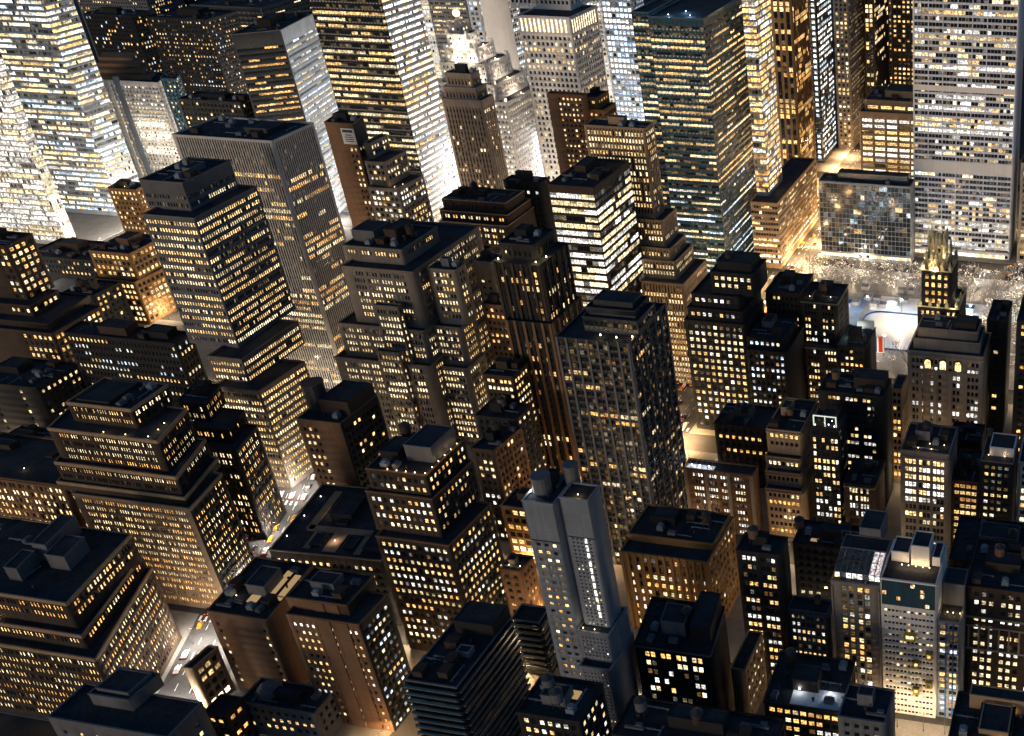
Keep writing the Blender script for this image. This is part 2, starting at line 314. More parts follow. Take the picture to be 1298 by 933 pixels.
# ------------------------------------------------------------------ how each building looks
loft = dict(fh=3.7, bw=2.6, ww=1.5, wh=1.9)
S = {
 'grace': st('coolwhite', fh=3.9, bw=2.28, ww=2.2, wh=2.5, p=0.42, pal='pale warm white', br=1.0, run=3, row=0.2, off=0.25, rec=.6, tp=1, edge=.4, right=False, dim=0.2, shop=1, sh=.3, grp=4, gap=0.55),
 'hbo': st('steel', fh=3.6, bw=2.6, ww=2.4, wh=3.2, p=0.06, pal='warm pale cool', br=.7, rec=.12, run=2, dim=0.3, shop=1, edge=.2, right=False, fb=1, row=0.04),
 'beige': st('tan', fh=4.4, bw=9.0, ww=8.2, wh=2.6, p=.9, pal='pale white warm', br=1.1, run=2, tp=4, dim=.4),
 'dots': st('blackglass', fh=4.6, bw=3.4, ww=1.9, wh=2.6, p=.93, pal='white cool white', br=1.2, run=1, row=.6, off=0, rp=dict(bw=5, ww=4.7, wh=1.9, p=.7)),
 'orange': st('amberbrick', fh=4.0, bw=4.0, ww=2.3, wh=3.0, p=.35, pal='amber warm', vert=True, rec=.25, rp=dict(p=.35, bw=3), dim=.2),
 'boa': st('paleglass', fh=4.0, bw=1.8, ww=1.7, wh=2.7, p=.86, pal='warm pale white warm amber', br=1.25, rec=.12, run=4, row=.3, off=.03, dim=.8, edge=.1, shop=2, t={1: dict(wall='tan', p=.4, row=.1, dim=.2, pal='warm pale', wh=2.0, rec=.3)}),
 'verizon': st('blueglass', fh=4.0, bw=2.4, ww=2.33, wh=1.5, p=0.5, pal='warm pale warm', br=0.9, rec=.15, run=12, row=0.3, off=0.16, dim=.45, edge=.3, tp=3.6, span='blueglass', low='cool white pale', rp=dict(p=.42)),
 'verizonw': st('blueglass', fh=4.0, bw=2.4, ww=2.33, wh=1.5, p=0.5, pal='warm warm pale', br=.9, rec=.15, run=8, row=.2, off=.2, dim=.4, edge=.3),
 'paleblue': st('paleglass', fh=4.4, bw=3.3, ww=2.4, wh=2.6, p=.93, pal='cool white cool blue', br=1.6, run=2, row=.5, off=0, dim=.6, rp=dict(p=.35, br=.4)),
 'knick': st('white', t={1: dict(tp=13)}, fh=4.2, bw=3.2, ww=1.9, wh=2.5, p=0.18, pal='warm pale', br=1.0, rec=.5, run=1, dim=.2, tp=1.0),
 'brownslim': st('brown', fh=3.4, bw=2.6, ww=1.2, wh=1.5, p=.6, pal='pale warm', run=1, right=False, only=[(.3, 1)]),
 'ambersmall': st('amberbrick', fh=3.6, bw=2.8, ww=1.4, wh=1.8, p=.3, pal='amber warm', run=1),
 'tan': st('tan', fh=3.6, bw=1.7, ww=0.9, wh=2.1, p=.82, pal='warm pale', br=.85, vert=True, rec=.25, span='darkbrown', row=.3, off=.1, run=6, dim=.3, rp=dict(p=.4, wh=1.6)),
 'blackloft': st('blackbrick', fh=3.9, bw=3.0, ww=1.75, wh=2.1, p=0.8, pal='pale white warm', br=1.05, run=1, row=.3, off=.15, right=False, dim=.5),
 'darkloft': st('blackbrick', fh=3.8, bw=2.6, ww=1.4, wh=1.9, p=.5, pal='white pale cool warm', run=1, right=False, dim=.4),
 'studio': st('darkbrown', fh=3.9, bw=1.6, ww=1.0, wh=2.0, p=.75, pal='pale warm white', run=2, grp=4, gap=3, right=True, rp=dict(p=.12)),
 'studiow': st('darkbrown', fh=3.9, bw=2.2, ww=1.1, wh=1.8, p=.35, pal='warm pale', run=1, right=False),
 'terrace': st('blackbrick', fh=3.8, bw=2.4, ww=1.4, wh=1.7, p=.3, pal='warm white amber', run=1, right=False),
 'wideblack': st('blackbrick', fh=3.9, bw=2.0, ww=1.5, wh=1.9, p=.35, pal='warm pale white', run=3, row=.4, off=.4, grp=3, gap=2.2, right=False),
 'radiator': st('blackbrick', fh=4.4, bw=2.6, ww=1.3, wh=2.4, p=.75, pal='amber warm', br=.85, run=2, coping='gold', rp=dict(p=.3)),
 'club': st('stone', fh=4.1, bw=2.0, ww=1.4, wh=2.4, p=0.22, pal='white pale warm', run=3, grp=3, gap=3.2, tp=3, right=False, dim=.2),
 'clubwing': st('blackbrick', p=.03, right=False, bw=5),
 'narrowtan': st('tan', fh=3.8, bw=1.9, ww=1.3, wh=2.3, p=.75, pal='amber warm', run=2, edge=.4),
 'litloft': st('limestone', fh=4.0, bw=1.7, ww=1.45, wh=2.6, p=.75, pal='white pale white warm', br=1.25, run=4, row=.5, off=.3, grp=3, gap=1.1, tp=3.4, right=False),
 'amberinfill': st('darkbrown', fh=3.6, bw=2.2, ww=1.95, wh=2.1, p=.75, pal='amber warm', br=.85, run=4, row=.5),
 'courtblock': st('blackbrick', p=.05, pal='warm', right=False),
 'penthouse': st('blackbrick', fh=3.6, bw=2.3, ww=1.4, wh=1.7, p=.5, pal='warm pale white', run=2, row=.25, off=.3, dim=.7, right=False, coping='limestone'),
 'whiteedge': st('white', fh=4, bw=3, ww=1.8, wh=2.4, p=.6, pal='pale warm', br=1.2),
 'edgeblack': st('blackbrick', p=.25, pal='warm amber', bw=3.5),
 'archloft': st('darkbrown', fh=4.2, bw=1.35, ww=.95, wh=2.8, p=.6, pal='white pale warm', run=5, row=.5, off=.3, grp=3, gap=1.0, right=False),
 'roofframe': st('blackbrick', fh=3.7, bw=1.75, ww=1.3, wh=2.3, p=.62, pal='pale warm white', br=1.1, run=2, grp=2, gap=.6, row=.2, off=.2, edge=.5, rp=dict(p=.3)),
 'tanloft': st('tan', fh=4.0, bw=2.0, ww=1.35, wh=2.1, p=.62, pal='pale warm amber', run=5, right=False, row=.4),
 'whiterows': st('brown', fh=3.7, bw=1.25, ww=0.85, wh=1.9, p=.55, pal='white pale white', run=3, grp=4, gap=1.6, row=.3, dim=.5, right=False, rp=dict(p=0)),
 'blackmid': st('blackbrick', fh=3.8, p=.06, pal='amber warm', right=False),
 'amberdark': st('blackbrick', fh=4.0, bw=1.9, ww=1.5, wh=2.2, p=.45, pal='amber warm white', run=3, grp=3, gap=1.6, row=.35, off=.3, dim=.3, right=False),
 'greyhouse': st('concrete', fh=3.7, bw=1.9, ww=1.15, wh=1.9, p=.5, pal='white warm pale', run=2, dim=.5, right=False),
 'signframe': st('blackbrick', p=.05, right=False),
 'glasshotel': st('limestone', fh=3.0, bw=2.5, ww=1.9, wh=2.2, p=.42, pal='warm pale amber white', br=.95, run=1, rec=.25, dim=.7, row=.08, off=.1, grp=2, gap=.9, right=False, tp=1.2),
 'whitehotel': st('white', fh=2.9, bw=1.35, ww=1.0, wh=1.15, p=0.2, pal='warm pale', br=1.1, run=1, row=0, off=.1, rec=.3, dim=.15, right=False, tp=1.0, edge=.9),
 'bluehotel': st('steel', fh=2.9, bw=2.6, ww=2.0, wh=1.9, p=.42, pal='warm amber cool', br=1.0, run=1, right=False, dim=.5, tp=1.0, edge=.5),
 'carved': st('darkbrown', fh=4.0, bw=2.7, ww=1.7, wh=2.2, p=.72, pal='pale warm white', br=.9, run=2, grp=3, gap=1.8, row=.3, off=.2, dim=.3, right=False),
 'longblack': st('blackbrick', p=.06, pal='warm', right=False, bw=4),
 'cornercourt': st('blackbrick', p=.2, pal='warm'),
 'whiteyard': st('darkbrown', fh=3.9, bw=2.6, ww=1.9, wh=2.2, p=.5, pal='pale white amber', run=2, dim=.3, rp=dict(p=0)),
 'greyedge': st('concrete', fh=3.8, p=.1, right=False),
 'pairblock': st('blackbrick', fh=4.1, bw=2.1, ww=1.7, wh=2.6, p=.6, pal='white pale amber', br=1.15, run=2, grp=2, gap=1.6, row=.4, off=.35, dim=.25, right=False, tp=2.2),
 'alley': st('tan', fh=4, p=.3, pal='pale', rp=dict(p=.3)),
 'edgeroof': st('blackbrick', p=.1),
 'piers': st('amberbrick', fh=4.1, bw=3.1, ww=1.9, wh=2.5, p=.55, pal='pale amber white', br=1.0, run=1, dim=.35, rec=.5, rp=dict(p=.05), edge=1.5),
 'slate': st('slate', fh=3.15, bw=2.3, ww=1.25, wh=1.45, p=0.6, pal='amber warm pale', br=1.1, run=1, tp=15.5, right=False, dim=.5, row=.1, off=.1),
 'slatew': st('slate', fh=1.57, bw=1.25, ww=0.6, wh=0.8, p=0.015, pal='white warm', run=1, tp=15.5, right=False, dim=0.05),
 'ribs': st('darkmetal', fh=3.2, bw=2.0, ww=1.8, wh=2.0, p=0.13, pal='amber warm pale', br=.85, rec=.3, run=4, row=.02, off=.25, dim=0.3, edge=.6, span='blackglass', rp=dict(p=.1)),
 'pierstower': st('blackbrick', fh=3.7, bw=2.1, ww=1.3, wh=2.4, p=0.1, pal='amber warm pale', br=.85, vert=True, rec=.25, run=2, span='blackbrick', dim=0.12, grp=2, gap=.7, tp=2.4, rp=dict(p=.08)),
 'ribbon': st('darkbrown', fh=4.0, bw=3.4, ww=3.3, wh=2.5, p=.45, pal='white pale white', br=1.2, rec=.2, run=9, row=.5, off=0.3, dim=.4, edge=.3, tp=3.2, rp=dict(p=.7)),
 'pairedamber': st('darkbrown', fh=4.0, bw=1.7, ww=1.2, wh=2.1, p=0.82, pal='warm pale amber', br=.95, run=4, grp=2, gap=1.7, row=.3, right=False, coping='tan'),
 'darkslab': st('blackbrick', p=.12, pal='white pale', bw=5, right=False),
 'paleslot': st('stone', fh=3.8, bw=2.6, ww=1.1, wh=1.5, p=.08, pal='pale', tp=9),
 'brownlow': st('brown', fh=3.6, bw=2.2, ww=1.2, wh=1.8, p=.35, pal='amber warm', run=1, right=False),
 'zigzag': st('limestone', fh=3.75, bw=1.55, ww=1.05, wh=2.2, p=0.72, pal='warm pale pale', br=.95, run=9, row=.25, off=0.18, grp=4, gap=1.3, rec=.45, dim=.25, tp=1.3),
 'zigwing': st('limestone', fh=3.75, bw=1.55, ww=1.05, wh=2.2, p=0.72, pal='warm pale pale', br=.95, run=7, row=.25, off=0.18, rec=.45, dim=.25, edge=2.4),
 'fins': st('pale', fh=3.8, bw=1.45, ww=0.9, wh=2.1, p=0.5, pal='warm pale amber', br=.95, vert=True, rec=.3, run=9, row=.22, off=0.22, tp=1.2, span='darkmetal', edge=1.6, dim=.2, darktop=4),
 'bands': st('limestone', fh=3.75, bw=1.4, ww=0.95, wh=1.9, p=0.86, pal='warm warm pale', br=1.05, run=14, row=0.3, off=0.1, dim=.3, rec=.3, tp=1.4, edge=.7, coping='limestone', t={0: dict(tp=11, p=.15, wall='concrete'), 1: dict(wall='concrete')}),
 'signslab': st('brown', p=0.45, bw=2.4, right=True, ww=1.2, only=[(0.6, 0.97)], tp=14, pal='pale warm', rp=dict(bw=3, p=.35, pal='pale warm', wall='blackbrick')),  # shade of the side wall put into a near-black wall colour
 'signwing': st('stone', fh=3.6, bw=2.6, ww=1.7, wh=2.1, p=.7, pal='white pale warm', br=1.0, run=1),
 'astor': st('blackglass', fh=4.1, bw=2.2, ww=2.1, wh=1.8, p=0.58, pal='warm pale warm', br=.95, rec=.15, run=12, row=.3, off=0.3, dim=.35, edge=.3, rp=dict(bw=1.6, ww=1.5, wh=3.9, p=.98, pal='white cool white white warm', br=1.75, row=.4, off=0, run=2, wall='white')),  # east panes glow to carry the reflected light of the bright canyon
 'angled': st('darkmetal', fh=4.0, bw=1.7, ww=1.6, wh=1.5, p=0.6, pal='warm amber', br=.85, run=6, row=.3, off=.25, tp=9, coping='limestone', rp=dict(wall='paleglass', p=.75, pal='pale warm white cool', br=1.15)),
 'gothic': st('stone', fh=3.7, bw=2.3, ww=1.1, wh=2.0, p=0.12, pal='pale warm', br=1.0, vert=True, span='brown', rec=.25, run=1, tp=5, dim=.2, row=0.05),
 'globe': st('white', fh=3.8, bw=3.0, ww=1.1, wh=1.7, p=.35, pal='pale white', br=1.3, run=1, coping='white', roof='roofgrey'),
 'greyband': st('concrete', fh=3.8, bw=1.7, ww=1.6, wh=1.6, p=.35, pal='warm pale', br=.7, run=6, row=.25, dim=.3),
 'bluesq': st('pale', fh=4.2, bw=3, ww=2.0, wh=2.6, p=.6, pal='cool blue white', br=1.0, run=1, dim=.6),
 'blankpale': st('white', p=0, bw=40, rp=dict(bw=3.0, ww=2.2, wh=2.4, p=.5, pal='cool white')),
 'blaze': st('paleglass', fh=4.0, bw=1.7, ww=1.6, wh=2.2, p=0.76, pal='white pale cool white warm pale', br=1.3, rec=.12, run=7, row=.4, off=0.12, dim=.8, edge=.2, tp=9),
 'leftwhite': st('white', fh=4.0, bw=1.4, ww=1.3, wh=3.0, p=0.96, pal='white pale white', br=1.05, rec=.15, run=14, row=.5, off=0.03, dim=.8, edge=.2),
 'curvedhotel': st('pale', fh=3.3, bw=3.2, ww=1.5, wh=1.7, p=.42, pal='pale warm white', br=1.1, run=1, rec=.6, tp=3, dim=.3),
 'slimslab': st('blueglass', fh=3.3, bw=3.4, ww=1.4, wh=1.5, p=.6, pal='pale warm', run=1, rp=dict(p=.8)),
 'speckled': st('blackbrick', fh=3.6, bw=2.8, ww=1.3, wh=1.5, p=.33, pal='warm amber pale cool', br=.9, run=1, row=.1, dim=.3),
 'backroof': st('blackbrick', p=.25, pal='amber warm cool', run=1),
 'topdark': st('darkmetal', fh=5, bw=5, ww=4.6, wh=1.2, p=.1, pal='pale warm', run=3),
 'lowdark': st('blackbrick', p=.25, pal='warm pale amber', run=1),
 'leftbrown': st('darkbrown', fh=3.8, bw=3.0, ww=1.9, wh=2.2, p=0.7, pal='pale warm amber', br=1.0, run=1, dim=.2, only=[(.62, 1)], rp=dict(p=.7)),
 'amberbands': st('amberbrick', fh=3.8, bw=3.0, ww=2.0, wh=2.3, p=0.85, pal='warm pale amber', br=1.05, run=4, coping='amberbrick'),
 'smallbrown': st('amberbrick', fh=3.7, bw=2.8, ww=1.4, wh=1.9, p=.6, pal='warm pale', run=1),
 'tankblock': st('blackbrick', p=.3, pal='amber warm'),
 'widewings': st('blackbrick', fh=3.8, bw=2.1, ww=1.15, wh=1.9, p=0.68, pal='pale white warm cool', br=.9, run=6, row=.3, off=.3, rp=dict(p=.1)),
 'terraces': st('tan', fh=3.4, bw=1.15, ww=0.85, wh=2.0, p=0.8, pal='warm pale pale amber', br=1.45, run=10, grp=4, gap=0.9, row=.32, off=0.12, rec=.45, tp=1.3, dim=.2, t={0: dict(wall='darkbrown'), 1: dict(wall='darkbrown'), 2: dict(wall='darkbrown'), 3: dict(wall='darkbrown')}, coping='tan', rp=dict(grp=2, gap=1.1, bw=1.3, ww=.95, p=.75, wall='blackbrick')),  # weak light put into colour: darker upper blocks, near-black east wall
 'terrwing': st('blackbrick', fh=3.75, bw=1.3, ww=0.95, wh=2.3, p=0.75, pal='warm pale amber', run=2, grp=2, gap=1.0, row=.2, tp=1.3),
 'leftloft': st('brown', fh=3.8, bw=1.7, ww=1.3, wh=2.3, p=0.85, pal='warm pale pale', br=1.25, run=2, grp=2, gap=1.2, row=.25, off=.12, dim=.3, tp=1.3, rp=dict(p=.6, wh=1.8)),
 'sheds': st('concrete', fh=4, p=.2, bw=4, pal='pale'),
 'stair': st('blackbrick', fh=3.9, bw=14, ww=1.4, wh=1.9, p=.9, pal='pale warm', run=1, rp=dict(bw=3, p=.35)),
 'chamfer': st('darkbrown', fh=3.75, bw=1.4, ww=1.0, wh=2.2, p=0.82, pal='warm pale amber', br=1.2, run=6, grp=3, gap=0.7, row=.22, off=0.08, rec=.4, dim=.3, tp=1.3, coping='tan', rp=dict(bw=1.7, ww=1.2, p=.8)),
 'shop': st('tan', fh=4, bw=2.8, ww=2, wh=2.4, p=.6, pal='warm pale', shop=1, br=0.7),
 'bluecap': st('concrete', fh=4, bw=6, ww=1.4, wh=1.8, p=.25, pal='pale warm', tp=4, run=1),
 'smallhouse': st('darkbrown', fh=3.8, p=.5, pal='amber warm', bw=2.4),
 'blankbrick': st('brown', fh=3.6, bw=3.2, ww=1.3, wh=1.6, p=.55, pal='pale warm white', run=1, tp=4, right=False, dim=.2, only=[(0, .24), (.8, .92)]),
 'striptower': st('brown', fh=3.6, bw=2.3, ww=1.2, wh=1.7, p=.5, pal='white pale warm', run=2, row=.2, tp=2.5, dim=.5, rp=dict(wall='blackbrick', bw=2.3, ww=1.6, wh=1.9, p=.5, pal='white cool pale warm', row=.15)),  # black colour on the side wall stands in for its lack of light
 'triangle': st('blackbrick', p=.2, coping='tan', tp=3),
 'tankhouse': st('brown', fh=3.7, bw=2.7, ww=1.6, wh=1.9, p=.5, pal='pale warm', run=2, tp=3.0, right=True, only=[(0, .42)], rp=dict(wall='blackbrick', p=.2)),  # side wall's shade painted in by a darker colour than the front
 'lampterrace': st('darkbrown', fh=3.8, bw=2.4, ww=1.4, wh=2.0, p=0.78, pal='warm pale amber white', br=1.0, run=2, row=.2, off=.2, dim=.35, tp=1.3, coping='brown', rp=dict(wall='blackbrick', p=.72)),  # east wall coloured black to carry its shade; front keeps the brown
 'ribbed': st('darkbrown', fh=3.7, bw=2.4, ww=1.4, wh=2.0, p=.3, pal='white pale warm', run=2, rp=dict(wall='brown', p=.06)),
 'amberlow': st('amberbrick', fh=4, bw=3.4, ww=2.6, wh=2.6, p=.7, pal='amber warm', shop=2, coping='stone'),
 'tanside': st('brown', fh=3.8, bw=2.6, ww=1.4, wh=1.9, p=.1, pal='amber'),
 'balcony': st('blackglass', fh=3.1, bw=2.2, ww=2.0, wh=2.1, p=.12, pal='amber warm cool', run=1, dim=.3, rec=.3, coping='concrete', tp=1.6),
 'balconyw': st('blackglass', fh=3.1, bw=2.0, ww=1.8, wh=2.1, p=.12, pal='amber warm', run=2, dim=.2, coping='concrete'),
 'roundtanks': st('blackbrick', fh=3.9, bw=2.4, ww=1.5, wh=2.2, p=.55, pal='pale warm white', run=1),
 'clutter': st('concrete', p=.1, pal='warm'),
 'greydots': st('limestone', fh=3.8, bw=3, ww=1.6, wh=2.2, p=.5, pal='pale warm', br=.9, run=1, rp=dict(p=.4)),
 'tanlines': st('darkbrown', fh=4, bw=3.4, ww=2.2, wh=2.8, p=.4, pal='warm pale', run=2, vert=True, rec=.25, rp=dict(bw=4.2, ww=3.5, p=.15)),
 'blackdots': st('blackbrick', fh=4.3, bw=3.6, ww=1.9, wh=2.0, p=.6, pal='warm amber pale', br=1.0, run=1, row=.3, off=.2, edge=.4),
 'rightstone': st('stone', fh=4.1, bw=4.2, ww=2.6, wh=2.5, p=.25, pal='pale warm', dim=.4, rec=.5),
 'rightstripe': st('tan', fh=4, bw=2.2, ww=1.1, wh=2.0, p=.4, pal='pale warm', vert=True),
 'gapdark': st('blackbrick', p=.25, pal='white pale'),
 'gaplow': st('darkbrown', fh=3.8, bw=2.0, ww=1.4, wh=1.9, p=.7, pal='pale warm', run=4),
 'gapvent': st('blackbrick', p=.2, pal='pale'),
 'farwhite': st('white', fh=4.2, bw=3, ww=2.2, wh=2.6, p=.8, pal='cool white pale', br=1.1, dim=.5),
 'farmid': st('white', fh=4.2, bw=3, ww=2.2, wh=2.6, p=.7, pal='cool white pale', br=1.1, dim=.5),
 'farleft': st('blackbrick', p=.25, pal='amber warm cool', run=1), 'farcorner': st('concrete', p=.3, pal='amber warm pale', run=2), 'farright': st('darkbrown', p=.4, pal='amber warm', run=1),
 'lowfill': st('blackbrick', p=.25, pal='warm pale'), 
 'infill': st('darkbrown', fh=3.6, bw=2.2, ww=1.3, wh=1.8, p=.4, pal='warm pale amber', run=2, dim=.2),
 'infilldark': st('blackbrick', fh=3.6, bw=2.4, ww=1.3, wh=1.7, p=.22, pal='warm white amber', run=2, dim=.2),
}
